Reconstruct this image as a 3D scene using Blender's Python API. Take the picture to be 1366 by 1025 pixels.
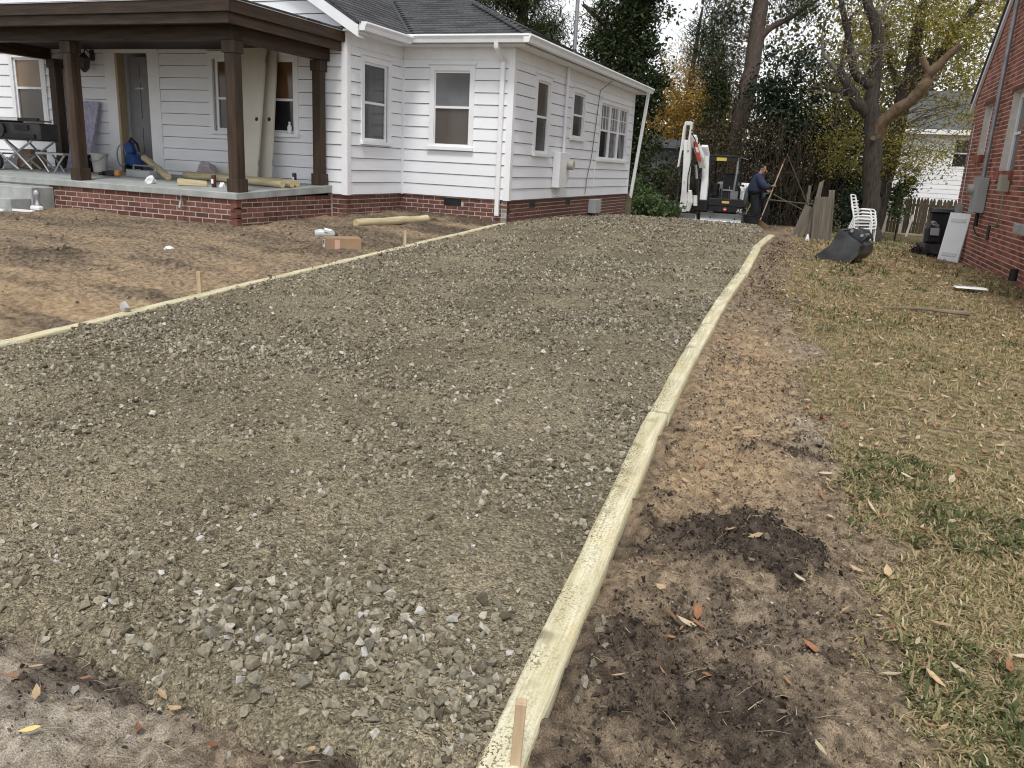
import bpy, bmesh, math, random
import numpy as np
from mathutils import Matrix, Vector, Euler

for o in list(bpy.data.objects):
    bpy.data.objects.remove(o)
sc = bpy.context.scene
COL = sc.collection
rnd = random.Random(7)
nrg = np.random.default_rng(11)
PI = math.pi

# ------------------------------------------------------------------ camera, sky, sun, exposure
F_PX, YAW, PITCH, ROLL, EYE = 1092.64, 0.37318, 0.26411, 0.05166, 1.5
def camera_axes():
    cy, sy, cp, sp = math.cos(YAW), math.sin(YAW), math.cos(PITCH), math.sin(PITCH)
    f = Vector((-sy * cp, cy * cp, -sp)); r = Vector((cy, sy, 0)); u = r.cross(f)
    c, s = math.cos(ROLL), math.sin(ROLL)
    return c * r + s * u, -s * r + c * u, f
cr, cu, cf = camera_axes()
cd = bpy.data.cameras.new('camera'); cam = bpy.data.objects.new('camera', cd); COL.objects.link(cam)
cam.matrix_world = Matrix(((cr.x, cu.x, -cf.x, 0), (cr.y, cu.y, -cf.y, 0), (cr.z, cu.z, -cf.z, EYE), (0, 0, 0, 1)))
cd.sensor_width = 36; cd.lens = F_PX / 1366 * 36; cd.clip_start = 0.05; cd.clip_end = 900
sc.camera = cam
sc.cycles.filter_width = 1.1

SUN_EL, SUN_AZ = math.radians(60), math.radians(163)     # azimuth clockwise from +Y
w = bpy.data.worlds.new('World'); sc.world = w; w.use_nodes = True
wn, wl = w.node_tree.nodes, w.node_tree.links
bgn = wn['Background']
sky = wn.new('ShaderNodeTexSky'); sky.sky_type = 'NISHITA'; sky.sun_disc = False
sky.sun_elevation = SUN_EL; sky.sun_rotation = SUN_AZ
sky.air_density = 1.0; sky.dust_density = 1.0; sky.ozone_density = 1.0
hs = wn.new('ShaderNodeHueSaturation'); hs.inputs['Saturation'].default_value = 0.12
wl.new(sky.outputs[0], hs.inputs['Color']); wl.new(hs.outputs[0], bgn.inputs['Color'])
bgn.inputs['Strength'].default_value = 0.13
sl = bpy.data.lights.new('sun', 'SUN'); sl.energy = 1.5; sl.angle = math.radians(14); sl.color = (1, .97, .92)
sun = bpy.data.objects.new('sun', sl); COL.objects.link(sun)
sun.rotation_euler = (PI / 2 - SUN_EL, 0, -SUN_AZ + PI)
sc.view_settings.view_transform = 'Standard'; sc.view_settings.look = 'None'
sc.view_settings.exposure = 0.6; sc.view_settings.gamma = 1; sc.view_settings.use_curve_mapping = False

# ------------------------------------------------------------------ terrain
TY = np.array([-30, 0, 4, 8, 12, 14, 18, 20, 22, 25, 30, 400.]); TZ = np.array([-.9, 0, .17, .36, .51, .53, .41, .32, .2, .02, -.15, -.15])
def prof(y):
    y = np.asarray(y, float)
    return sum(np.interp(y + o, TY, TZ) for o in (-1, -.5, 0, .5, 1)) / 5
def timx(y): return np.interp(y, [0, 1.6, 4.2, 6.5, 8, 10.5, 13.7, 30], [-.46, -.575, -.80, -.90, -.955, -1.05, -1.15, -1.2])
TLX = -4.96
def gz(x, y):
    x = np.asarray(x, float); y = np.asarray(y, float)
    l = np.clip(-5.05 - x, 0, 3) * .045
    r = np.clip(x - timx(y) - .1, 0, 3.2)
    return prof(y) + l - r * np.interp(y, [0, 12, 18, 25, 32], [.06, .065, .1, .1, .06]) - np.clip(r * 4, 0, 1) * .03
def g(x, y): return float(gz(x, y))

def hash2(ix, iy, seed):
    h = (ix.astype(np.int64) * 374761393 + iy.astype(np.int64) * 668265263 + seed * 974634773) & 0xffffffff
    h = ((h ^ (h >> 13)) * 1274126177) & 0xffffffff
    return ((h ^ (h >> 16)) & 0xffff) / 65535.0
def vn(x, y, s=0):
    ix, iy = np.floor(x), np.floor(y); fx, fy = x - ix, y - iy
    fx = fx * fx * (3 - 2 * fx); fy = fy * fy * (3 - 2 * fy)
    a, b, c, d = hash2(ix, iy, s), hash2(ix + 1, iy, s), hash2(ix, iy + 1, s), hash2(ix + 1, iy + 1, s)
    return (a + (b - a) * fx) * (1 - fy) + (c + (d - c) * fx) * fy
def fbm(x, y, s=0, o=4):
    t, a, n = 0, .5, 0
    for k in range(o):
        t = t + a * vn(x * 2 ** k + 17.3 * k, y * 2 ** k + 9.1 * k, s + k); n += a; a *= .5
    return t / n
def sstep(a, b, x):
    t = np.clip((x - a) / (b - a), 0, 1); return t * t * (3 - 2 * t)

# ------------------------------------------------------------------ materials
MATS = {}
def mat(name, c1, c2=None, rough=.8, scale=6, bump=0., bscale=60, var=.18, rndv=0., island=0., stretch=(1, 1, 1), spec=.3, metal=0., contrast=1., world=False, emit=None):
    if name in MATS: return MATS[name]
    m = bpy.data.materials.new(name); m.use_nodes = True; MATS[name] = m
    n, l = m.node_tree.nodes, m.node_tree.links
    b = n['Principled BSDF']; b.inputs['Roughness'].default_value = rough; b.inputs['Metallic'].default_value = metal
    b.inputs['Specular IOR Level'].default_value = spec
    if c2 is None: c2 = tuple(x * (1 + var) for x in c1); c1 = tuple(x * (1 - var) for x in c1)
    if world: co = n.new('ShaderNodeNewGeometry').outputs['Position']
    else: co = n.new('ShaderNodeTexCoord').outputs['Object']
    mp = n.new('ShaderNodeMapping'); mp.inputs['Scale'].default_value = stretch; l.new(co, mp.inputs['Vector'])
    if rndv and not world:
        oi = n.new('ShaderNodeObjectInfo'); ad = n.new('ShaderNodeVectorMath'); ad.operation = 'MULTIPLY_ADD'
        ad.inputs[1].default_value = (37, 51, 23); l.new(oi.outputs['Random'], ad.inputs[0]); l.new(mp.outputs[0], ad.inputs[2]); v = ad.outputs[0]
    else: v = mp.outputs[0]
    no = n.new('ShaderNodeTexNoise'); no.inputs['Scale'].default_value = scale; no.inputs['Detail'].default_value = 6; l.new(v, no.inputs['Vector'])
    rp = n.new('ShaderNodeMapRange'); rp.inputs[1].default_value = .5 - .25 / contrast; rp.inputs[2].default_value = .5 + .25 / contrast; l.new(no.outputs[0], rp.inputs[0])
    mx = n.new('ShaderNodeMix'); mx.data_type = 'RGBA'; mx.inputs[6].default_value = (*c1, 1); mx.inputs[7].default_value = (*c2, 1)
    l.new(rp.outputs[0], mx.inputs[0]); col = mx.outputs[2]
    for amt, src in ((rndv, 'o'), (island, 'i')):
        if not amt: continue
        rn = n.new('ShaderNodeObjectInfo').outputs['Random'] if src == 'o' else n.new('ShaderNodeNewGeometry').outputs['Random Per Island']
        mr = n.new('ShaderNodeMapRange'); mr.inputs[3].default_value = 1 - amt; mr.inputs[4].default_value = 1 + amt; l.new(rn, mr.inputs[0])
        mu = n.new('ShaderNodeVectorMath'); mu.operation = 'SCALE'; l.new(col, mu.inputs[0]); l.new(mr.outputs[0], mu.inputs['Scale']); col = mu.outputs[0]
    l.new(col, b.inputs['Base Color'])
    if bump:
        n2 = n.new('ShaderNodeTexNoise'); n2.inputs['Scale'].default_value = bscale; n2.inputs['Detail'].default_value = 5; l.new(v, n2.inputs['Vector'])
        bp = n.new('ShaderNodeBump'); bp.inputs['Strength'].default_value = bump; bp.inputs['Distance'].default_value = .02
        l.new(n2.outputs[0], bp.inputs['Height']); l.new(bp.outputs[0], b.inputs['Normal'])
    return m
def ramp_island(name, cols, rough=.8, spec=.2, trans=0., bump=0., bscale=60, noise=0.):
    """colour picked per island from a list, for stones, blades and leaves"""
    m = bpy.data.materials.new(name); m.use_nodes = True; n, l = m.node_tree.nodes, m.node_tree.links
    b = n['Principled BSDF']; b.inputs['Roughness'].default_value = rough; b.inputs['Specular IOR Level'].default_value = spec
    ge = n.new('ShaderNodeNewGeometry'); cr_ = n.new('ShaderNodeValToRGB'); e = cr_.color_ramp.elements
    for i, (p, c) in enumerate(cols):
        el = e[i] if i < 2 else e.new(p)
        el.position = p; el.color = (*c, 1)
    l.new(ge.outputs['Random Per Island'], cr_.inputs[0]); col = cr_.outputs[0]
    if noise:
        no = n.new('ShaderNodeTexNoise'); no.inputs['Scale'].default_value = bscale; no.inputs['Detail'].default_value = 4; l.new(ge.outputs['Position'], no.inputs['Vector'])
        mr = n.new('ShaderNodeMapRange'); mr.inputs[1].default_value = .3; mr.inputs[2].default_value = .7; mr.inputs[3].default_value = 1 - noise; mr.inputs[4].default_value = 1 + noise; l.new(no.outputs[0], mr.inputs[0])
        mu = n.new('ShaderNodeVectorMath'); mu.operation = 'SCALE'; l.new(col, mu.inputs[0]); l.new(mr.outputs[0], mu.inputs['Scale']); col = mu.outputs[0]
        if bump:
            bp = n.new('ShaderNodeBump'); bp.inputs['Strength'].default_value = bump; bp.inputs['Distance'].default_value = .01
            l.new(no.outputs[0], bp.inputs['Height']); l.new(bp.outputs[0], b.inputs['Normal'])
    l.new(col, b.inputs['Base Color'])
    if trans:
        out = n['Material Output']; t = n.new('ShaderNodeBsdfTranslucent'); l.new(col, t.inputs['Color']); mi = n.new('ShaderNodeMixShader'); mi.inputs[0].default_value = trans
        l.new(b.outputs[0], mi.inputs[1]); l.new(t.outputs[0], mi.inputs[2]); l.new(mi.outputs[0], out.inputs['Surface'])
    return m

# ------------------------------------------------------------------ mesh builder
def label(o, lab, cat, group=None, kind=None):
    if lab: o['label'] = lab
    if cat: o['category'] = cat
    if group: o['group'] = group
    if kind: o['kind'] = kind
    return o
def thing(name, lab, cat, loc=(0, 0, 0), rz=0., group=None):
    o = bpy.data.objects.new(name, None); COL.objects.link(o); o.location = loc; o.rotation_euler = (0, 0, rz); o.empty_display_size = .2
    return label(o, lab, cat, group)
def root_of(o):
    while o.parent: o = o.parent
    return o
class MB:
    def __init__(s): s.v = []; s.f = []
    def poly(s, pts, faces):
        k = len(s.v); s.v += [tuple(p) for p in pts]; s.f += [tuple(i + k for i in f) for f in faces]; return s
    def hexa(s, p): return s.poly(p, [(0, 3, 2, 1), (4, 5, 6, 7), (0, 1, 5, 4), (1, 2, 6, 5), (2, 3, 7, 6), (3, 0, 4, 7)])
    def box(s, x0, x1, y0, y1, z0, z1): return s.hexa([(x0, y0, z0), (x1, y0, z0), (x1, y1, z0), (x0, y1, z0), (x0, y0, z1), (x1, y0, z1), (x1, y1, z1), (x0, y1, z1)])
    def cbox(s, c, size, rot=(0, 0, 0)):
        R = Euler(rot).to_matrix(); c = Vector(c); h = [q / 2 for q in size]
        return s.hexa([c + R @ Vector((a * h[0], b * h[1], d * h[2])) for d in (-1, 1) for a, b in ((-1, -1), (1, -1), (1, 1), (-1, 1))])
    def bar(s, a, b, w, h=None, up=(0, 0, 1)):
        a, b = Vector(a), Vector(b); h = h or w; t = (b - a).normalized(); r = t.cross(Vector(up))
        if r.length < 1e-4: r = t.cross(Vector((1, 0, 0)))
        r.normalize(); u = r.cross(t); r = r * w / 2; u = u * h / 2
        return s.hexa([a - r - u, a + r - u, a + r + u, a - r + u, b - r - u, b + r - u, b + r + u, b - r + u])
    def tube(s, pts, rad, n=8, cap=True):
        pts = [Vector(p) for p in pts]; rad = rad if isinstance(rad, (list, tuple)) else [rad] * len(pts); k = len(s.v); nrm = None
        for i, p in enumerate(pts):
            t = (pts[min(i + 1, len(pts) - 1)] - pts[max(i - 1, 0)]).normalized()
            if nrm is None: nrm = t.orthogonal().normalized()
            nrm = (nrm - t * nrm.dot(t)); nrm = nrm.normalized() if nrm.length > 1e-6 else t.orthogonal().normalized(); bn = t.cross(nrm)
            for j in range(n):
                a = 2 * PI * j / n; s.v.append(tuple(p + (nrm * math.cos(a) + bn * math.sin(a)) * rad[i]))
        for i in range(len(pts) - 1):
            for j in range(n): s.f.append((k + i * n + j, k + i * n + (j + 1) % n, k + (i + 1) * n + (j + 1) % n, k + (i + 1) * n + j))
        if cap: s.f.append(tuple(k + j for j in range(n))[::-1]); s.f.append(tuple(k + (len(pts) - 1) * n + j for j in range(n)))
        return s
    def cyl(s, a, b, r, n=12, r2=None): return s.tube([a, b], [r, r if r2 is None else r2], n)
    def lathe(s, c, prof_, n=14):
        return s.tube([(c[0], c[1], c[2] + z) for r, z in prof_], [r for r, z in prof_], n)
    def prism(s, pts, d):
        """closed polygon swept along vector d"""
        k = len(pts); d = Vector(d); P = [Vector(p) for p in pts]
        return s.poly(P + [p + d for p in P], [tuple(range(k))[::-1], tuple(range(k, 2 * k))] + [(i, (i + 1) % k, k + (i + 1) % k, k + i) for i in range(k)])
    def mesh(s, name, smooth=False, off=None):
        me = bpy.data.meshes.new(name); v = s.v if off is None else [(p[0] - off[0], p[1] - off[1], p[2] - off[2]) for p in s.v]
        me.from_pydata(v, [], s.f); bm = bmesh.new(); bm.from_mesh(me); bmesh.ops.recalc_face_normals(bm, faces=bm.faces); bm.to_mesh(me); bm.free()
        if smooth:
            me.shade_smooth()
        return me
    def build(s, name, m, parent=None, smooth=False, world=False, bevel=0., loc=None):
        off = root_of(parent).location if (world and parent) else loc
        me = s.mesh(name, smooth, off); me.materials.append(m)
        o = bpy.data.objects.new(name, me); COL.objects.link(o); o.parent = parent
        if loc is not None and not parent: o.location = loc
        if smooth: md = o.modifiers.new('edge', 'EDGE_SPLIT'); md.split_angle = math.radians(50)
        if bevel: bv = o.modifiers.new('bevel', 'BEVEL'); bv.width = bevel; bv.segments = 1; bv.limit_method = 'ANGLE'
        return o
def inst(name, me, parent, M4):
    o = bpy.data.objects.new(name, me); COL.objects.link(o); o.parent = parent; o.matrix_local = M4; return o
def dup(o, parent=None):
    c = o.copy(); COL.objects.link(c); c.parent = parent
    for ch in o.children: dup(ch, c)
    return c
def np_mesh(name, V, faces_idx, nper, m, smooth=False):
    """V (n,3), faces_idx flat int array of equal-size faces"""
    me = bpy.data.meshes.new(name); nf = len(faces_idx) // nper
    me.vertices.add(len(V)); me.vertices.foreach_set('co', np.ascontiguousarray(V, np.float32).ravel())
    me.loops.add(len(faces_idx)); me.loops.foreach_set('vertex_index', np.ascontiguousarray(faces_idx, np.int32))
    me.polygons.add(nf); me.polygons.foreach_set('loop_start', np.arange(nf, dtype=np.int32) * nper)
    me.polygons.foreach_set('use_smooth', np.full(nf, smooth))
    me.update(calc_edges=True); me.materials.append(m); return me
def link(name, me, parent=None):
    o = bpy.data.objects.new(name, me); COL.objects.link(o); o.parent = parent; return o
def euler_mats(e):
    cx, cy, cz = np.cos(e).T; sx, sy, sz = np.sin(e).T
    R = np.empty((len(e), 3, 3))
    R[:, 0, 0] = cy * cz; R[:, 0, 1] = sx * sy * cz - cx * sz; R[:, 0, 2] = cx * sy * cz + sx * sz
    R[:, 1, 0] = cy * sz; R[:, 1, 1] = sx * sy * sz + cx * cz; R[:, 1, 2] = cx * sy * sz - sx * cz
    R[:, 2, 0] = -sy; R[:, 2, 1] = sx * cy; R[:, 2, 2] = cx * cy
    return R
def merged(name, variants, P, E_, S, m, smooth=False, off=None):
    """many copies of small shapes as one mesh; variants: list of (verts, faces of equal size); S (n,) or (n,3)"""
    P = np.asarray(P); S = np.asarray(S); S = S[:, None] * np.ones(3) if S.ndim == 1 else S
    pick = nrg.integers(0, len(variants), len(P)); VV, FF, base = [], [], 0; nper = len(variants[0][1][0])
    for k, (tv, tf) in enumerate(variants):
        i = np.where(pick == k)[0]
        if not len(i): continue
        tv = np.asarray(tv, float); tf = np.asarray(tf, int)
        R = euler_mats(E_[i]); v = np.einsum('nij,nkj->nki', R, tv[None] * S[i][:, None, :]) + P[i][:, None, :]
        f = (tf[None] + (np.arange(len(i)) * len(tv))[:, None, None] + base)
        VV.append(v.reshape(-1, 3)); FF.append(f.reshape(-1)); base += len(i) * len(tv)
    V = np.concatenate(VV)
    if off is not None: V = V - np.asarray(off)
    return np_mesh(name, V, np.concatenate(FF), nper, m, smooth)

def rock_variant(seed, npts=10, flat=.6):
    r = np.random.default_rng(seed); p = r.normal(size=(npts, 3)); p /= np.linalg.norm(p, axis=1)[:, None]
    p *= np.array([1, r.uniform(.65, .95), r.uniform(flat * .7, flat * 1.2)]) * r.uniform(.85, 1.1, (npts, 1)) * .5
    bm = bmesh.new(); [bm.verts.new(q) for q in p]
    res = bmesh.ops.convex_hull(bm, input=bm.verts)
    bmesh.ops.delete(bm, geom=[e for e in res['geom_interior'] if isinstance(e, bmesh.types.BMVert)], context='VERTS')
    bmesh.ops.triangulate(bm, faces=bm.faces); bm.verts.index_update()
    v = [tuple(a.co) for a in bm.verts]; f = [tuple(a.index for a in q.verts) for q in bm.faces]; bm.free(); return v, f
ROCKS = [rock_variant(i, 11, .95) for i in range(14)]
CHIPS = [rock_variant(60 + i, 7, .95) for i in range(16)]

# ------------------------------------------------------------------ shared materials
WHITE = mat('white_paint', (.76, .775, .81), (.84, .855, .89), rough=.55, scale=1.6, bump=.05, bscale=30, rndv=.025)
TRIM = mat('white_trim', (.76, .77, .79), (.84, .85, .87), rough=.5, scale=4)
METALW = mat('white_metal', (.76, .77, .79), (.84, .85, .87), rough=.35, scale=5, spec=.5)
DARKWOOD = mat('dark_stained_wood', (.022, .014, .009), (.082, .053, .034), rough=.6, scale=3.5, stretch=(5, 5, .5), bump=.25, bscale=12, rndv=.12)
DARKBEAM = mat('dark_stained_beam', (.015, .0098, .0065), (.062, .041, .027), rough=.6, scale=3.5, stretch=(.6, 2, 6), bump=.25, bscale=12, rndv=.12)
BRICK = mat('red_brick', (.11, .044, .033), (.2, .088, .066), rough=.85, scale=14, rndv=.38, bump=.3, bscale=90)
MORTAR = mat('mortar', (.4, .37, .34), (.56, .52, .48), rough=.95, scale=10, bump=.2)
CONC = mat('grey_concrete', (.25, .27, .26), (.42, .43, .42), rough=.85, scale=5, bump=.12, bscale=50)
SHING = mat('charcoal_shingle', (.038, .039, .044), (.1, .102, .108), rough=.9, scale=22, rndv=.28, bump=.3, bscale=150)
DECK = mat('charcoal_roofing', (.04, .041, .046), (.09, .092, .098), rough=.92, scale=14, bump=.3, bscale=120)
BLACK = mat('black_plastic', (.012, .012, .014), (.03, .03, .033), rough=.45, scale=6)
BLACKM = mat('black_steel', (.018, .019, .021), (.06, .06, .062), rough=.45, scale=5, bump=.1, spec=.5)
GREYM = mat('grey_steel', (.3, .31, .33), (.5, .51, .53), rough=.4, metal=.6, scale=4, spec=.5)
GALV = mat('galvanised_pipe', (.22, .23, .25), (.36, .37, .39), rough=.45, metal=.5, scale=7)
GREYBOX = mat('grey_box', (.3, .32, .32), (.4, .42, .42), rough=.5, scale=3)
TREATED_COLS = ((.50, .46, .26), (.74, .70, .46))
LOG = mat('treated_log', (.33, .275, .16), (.58, .51, .33), rough=.75, scale=3, stretch=(9, 1, 9), bump=.15, bscale=20, rndv=.12)
LOGX = mat('treated_post', (.33, .275, .16), (.58, .51, .33), rough=.75, scale=3, stretch=(1, 9, 9), bump=.15, bscale=20, rndv=.12)
STAKE = mat('raw_pine', (.4, .29, .18), (.66, .52, .36), rough=.75, scale=4, stretch=(10, 10, 1), bump=.15, bscale=20)
CARD = mat('cardboard', (.26, .17, .1), (.36, .245, .15), rough=.85, scale=3)
def pane_mat(name, c, rough=.12, var=.3, sc_=1.5): return mat(name, tuple(x * (1 - var) for x in c), tuple(x * (1 + var) for x in c), rough=rough, scale=sc_, spec=.5)
P_GREY = pane_mat('grey_screen_glass', (.15, .155, .165)); P_GREY2 = pane_mat('dark_grey_glass', (.075, .078, .085))
P_BROWN = pane_mat('brown_glass', (.088, .074, .064)); P_DARK = pane_mat('dark_glass', (.022, .022, .024))
P_ORANGE = pane_mat('orange_lit_pane', (.14, .075, .035), var=.6); P_TAN = pane_mat('tan_glass', (.19, .13, .075)); P_CURT = pane_mat('curtained_glass', (.2, .2, .21), var=.5, sc_=6)  # P_ORANGE: glow of the orange-lit room painted into the pane colour

# ------------------------------------------------------------------ ground sheet
def axis(lo, hi, fine, a, b, grow=1.25, cap=40.):
    out = list(np.arange(a, b + 1e-6, fine)); s = fine
    while out[-1] < hi: s = min(s * grow, cap); out.append(out[-1] + s)
    s = fine
    while out[0] > lo: s = min(s * grow, cap); out.insert(0, out[0] - s)
    return np.array(out)
def lawn_edge(y): return timx(y) + np.interp(y, [0, 1.5, 2, 3.3, 5, 8, 11, 13, 16, 19, 23], [.75, .8, .88, .97, .85, .62, .5, .5, .35, .2, -.4])
def blob(x, y, cx, cy, rx, ry): return np.exp(-((x - cx) / rx) ** 2 - ((y - cy) / ry) ** 2)
def zones(x, y):
    nb = fbm(x * 1.7, y * 1.7, 3, 4) - .5; nf = fbm(x * 9, y * 9, 5, 4) - .5
    grass = sstep(-.14, .2, x - lawn_edge(y) + nb * .7 + nf * .25) * sstep(-1.4, -1.0, x)
    back = sstep(24.5, 26.5, y) * sstep(-1.2, -2.5, x); grass = np.maximum(grass, sstep(17, 19, y) * sstep(-1.9, -1.3, x)) * (1 - .6 * back)
    right = sstep(-.2, .0, x - timx(y)) * (1 - grass)
    dark = right * np.clip(1.5 * blob(x, y, -.25, 3.02, .36, .34) + 1.2 * blob(x, y, -.02, 3.12, .2, .16) + 1.0 * blob(x, y, .02, 1.98, .26, .2) + .8 * blob(x, y, -.02, 4.35, .2, .3) + .75 * blob(x, y, -.46, 2.25, .07, .3) + .7 * blob(x, y, -.35, 8.6, .25, .7) + .8 * blob(x, y, -.75, 15.6, .4, 1.2) + nb * 1.9 + nf * 1.7 - .2, 0, 1)
    dark = np.maximum(.95 * sstep(.05, 1.05, dark), right * sstep(3.3, 2.2, y + nb * .8) * np.clip(.42 + nb * 1.6 + nf * 1.4, 0, .75))
    dark = np.maximum(dark, right * sstep(.32, .1, x - timx(y)) * sstep(6, 3, y) * np.clip(.35 + nb * 1.5 + nf * 1.5, 0, .6))
    sand = right * np.clip(1.5 * blob(x, y, -.35, 4.6, .38, 1.3) + .7 * blob(x, y, -.55, 3.6, .16, .8) + .7 * blob(x, y, -.5, 6.2, .35, 1.2) + nb * 1.1 - .1, 0, 1) * (1 - dark)
    left = sstep(-4.9, -5.1, x)
    streak = fbm(x * 1.1, y * 3.6, 21, 5) - .5
    sand = np.maximum(sand, left * np.clip(.75 * sstep(6.4, 4.0, y + nb * 2.2) * sstep(-8.5, -5.5, x) - .05 + streak * 1.9 + nb * 1.1 + nf * .5, 0, 1))
    dark = np.maximum(dark, left * np.clip(-streak * 2.8 + nb * 1.1 + nf * .9 + .12 + .8 * blob(x, y, -7.6, 5.9, .5, .15) + .55 * sstep(9.6, 11.0, y) * sstep(-7.3, -7.0, x), 0, 1) * .75)
    front = sstep(1.66, 1.36, y + nb * .6) * sstep(.1, -.05, x - timx(y) + .1)
    pale = np.clip(front * (.75 + nb * 1.6) * sstep(-.9, -1.5, x + nb) + right * (.8 * blob(x, y, .0, 4.7, .16, .5) + .5 * blob(x, y, -.1, 7.2, .25, 1.) + .35 * blob(x, y, -.1, 2.5, .2, .2)), 0, 1) * (1 - .8 * dark)
    dark = np.maximum(dark, front * np.clip(.2 - nb * 2.0 + nf * 1.6 + .9 * blob(x, y, -1.72, 1.42, .22, .07) + .9 * blob(x, y, -.95, 1.4, .28, .1) + .6 * blob(x, y, -1.85, 1.3, .1, .06), 0, 1) * .85)
    dark = np.maximum(dark, back * .85)
    return grass, dark, sand, pale
def ground_h(x, y):
    gr, dk, sd, pl = zones(x, y)
    corridor = sstep(0, .06, x - TLX) * sstep(0, .06, timx(y) - x) * sstep(1.22, 1.8, y) * sstep(27, 25, y)
    near = sstep(40, 20, y)
    h = gz(x, y) + (fbm(x * 1.1, y * 1.1, 40, 3) - .5) * .07 * near - corridor * .09
    clod = np.abs(fbm(x * 13, y * 13, 31, 4) - .5) * 2
    ridged = 1 - np.abs(fbm(x * 4.5, y * 5.5, 43, 5) - .5) * 2
    rough = (1 - gr) * (1 - corridor) * near
    h = h + dk * (fbm(x * 6, y * 6, 33, 3) - .42) * .13 * sstep(14, 8, y) + rough * (.5 - clod) * (.03 + .045 * dk) + rough * (ridged - .75) * .07 + rough * (fbm(x * 26, y * 26, 37, 4) - .5) * (.03 + .03 * dk) * sstep(14, 8, y)
    h = h + .06 * blob(x, y, -.27, 2.98, .32, .34) + .05 * blob(x, y, -.05, 2.0, .3, .25)
    return h
def drive_edges(y):
    L = np.interp(y, [0, 12.3, 12.6, 20.3, 20.8, 27], [TLX, TLX - .1, -5.15, -5.15, -5.7, -5.9])
    return L, np.interp(y, [0, 13.9, 25, 27], [0, 0, -1.35, -1.5]) + timx(y)
def drive_h(x, y):
    a = fbm(x * 1.0, y * 1.3, 51, 4) - .5; b = fbm(x * 5, y * 6, 52, 4) - .5; c = fbm(x * 22, y * 22, 53, 3) - .5
    L, R_ = drive_edges(y)
    edge = sstep(0, .5, x - L) * sstep(0, .4, R_ - x)
    front = sstep(1.27, 1.6, y + (fbm(x * 2.2, x * 0 + 3.1, 55, 3) - .5) * .75 - .12 * sstep(-1.2, -.6, x) + .16 * sstep(-1.6, -2.6, x))
    return prof(y) + .035 + edge * (.012 + a * .07) + b * .04 + c * .026 - (1 - front) * .14

xs = np.concatenate([axis(-260, -1.35, .032, -7.4, -1.35)[:-1], axis(-1.35, 260, .0145, -1.35, 2.4)[0:]]); ysl = [.95]
while ysl[-1] < 34: ysl.append(ysl[-1] + min(.0098 * max(ysl[-1], 1.), .22))
s_ = .2
while ysl[-1] < 420: s_ = min(s_ * 1.3, 40); ysl.append(ysl[-1] + s_)
s_ = .03
while ysl[0] > -40: s_ *= 1.35; ysl.insert(0, ysl[0] - s_)
def grid_mesh(name, X, Y, Z, m, zone=True):
    ny, nx = X.shape; V = np.stack([X, Y, Z], -1).reshape(-1, 3); i = np.arange(ny * nx).reshape(ny, nx)
    Fq = np.stack([i[:-1, :-1], i[:-1, 1:], i[1:, 1:], i[1:, :-1]], -1).reshape(-1)
    me = np_mesh(name, V, Fq, 4, m, True)
    if zone:
        z = np.stack(zones(X.ravel(), Y.ravel()), -1); at = me.attributes.new('zone', 'FLOAT_COLOR', 'POINT'); at.data.foreach_set('color', z.astype(np.float32).ravel())
    return me
def ground_material():
    m = bpy.data.materials.new('soil_and_lawn'); m.use_nodes = True; n, l = m.node_tree.nodes, m.node_tree.links
    b = n['Principled BSDF']; b.inputs['Roughness'].default_value = .95; b.inputs['Specular IOR Level'].default_value = .15
    pos = n.new('ShaderNodeNewGeometry').outputs['Position']
    def noise(s, d=6, st=(1, 1, 1)):
        mp = n.new('ShaderNodeMapping'); mp.inputs['Scale'].default_value = st; l.new(pos, mp.inputs[0])
        t = n.new('ShaderNodeTexNoise'); t.inputs['Scale'].default_value = s; t.inputs['Detail'].default_value = d; l.new(mp.outputs[0], t.inputs['Vector']); return t.outputs[0]
    def remap(x, a, b_, c=0., d=1.):
        r = n.new('ShaderNodeMapRange'); r.inputs[1].default_value = a; r.inputs[2].default_value = b_; r.inputs[3].default_value = c; r.inputs[4].default_value = d; l.new(x, r.inputs[0]); return r.outputs[0]
    def mix(f, a, b_):
        x = n.new('ShaderNodeMix'); x.data_type = 'RGBA'
        for s, v in ((0, f), (6, a), (7, b_)):
            if hasattr(v, 'links') or isinstance(v, bpy.types.NodeSocket): l.new(v, x.inputs[s])
            else: x.inputs[s].default_value = v if s == 0 else (*v, 1)
        return x.outputs[2]
    def mul(a, k):
        x = n.new('ShaderNodeVectorMath'); x.operation = 'SCALE'; l.new(a, x.inputs[0]); l.new(k, x.inputs['Scale']); return x.outputs[0]
    at = n.new('ShaderNodeAttribute'); at.attribute_name = 'zone'; sp = n.new('ShaderNodeSeparateColor'); l.new(at.outputs['Color'], sp.inputs[0])
    fine = noise(260, 4); mid = noise(24, 9); big = noise(3, 5)
    dirt = mix(remap(mid, .36, .62), (.125, .095, .066), (.34, .262, .18))
    col = mix(sp.outputs['Blue'], dirt, mix(remap(mid, .3, .7), (.25, .175, .105), (.5, .37, .23)))
    col = mix(at.outputs['Alpha'], col, mix(remap(mid, .35, .7), (.22, .185, .145), (.47, .415, .34)))
    col = mix(sp.outputs['Green'], col, mix(remap(mid, .3, .75), (.035, .027, .022), (.11, .086, .066)))
    lawn = mix(remap(big, .42, .66), mix(remap(mid, .35, .65), (.1, .077, .046), (.4, .315, .19)), mix(remap(mid, .35, .65), (.09, .08, .036), (.3, .26, .13)))
    col = mix(sp.outputs['Red'], col, lawn)
    col = mul(col, remap(fine, .3, .7, .5, 1.5)); l.new(col, b.inputs['Base Color'])
    bp = n.new('ShaderNodeBump'); bp.inputs['Strength'].default_value = 1.; bp.inputs['Distance'].default_value = .014; l.new(noise(120, 7), bp.inputs['Height']); l.new(bp.outputs[0], b.inputs['Normal'])
    return m
GROUND = ground_material()
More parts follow.
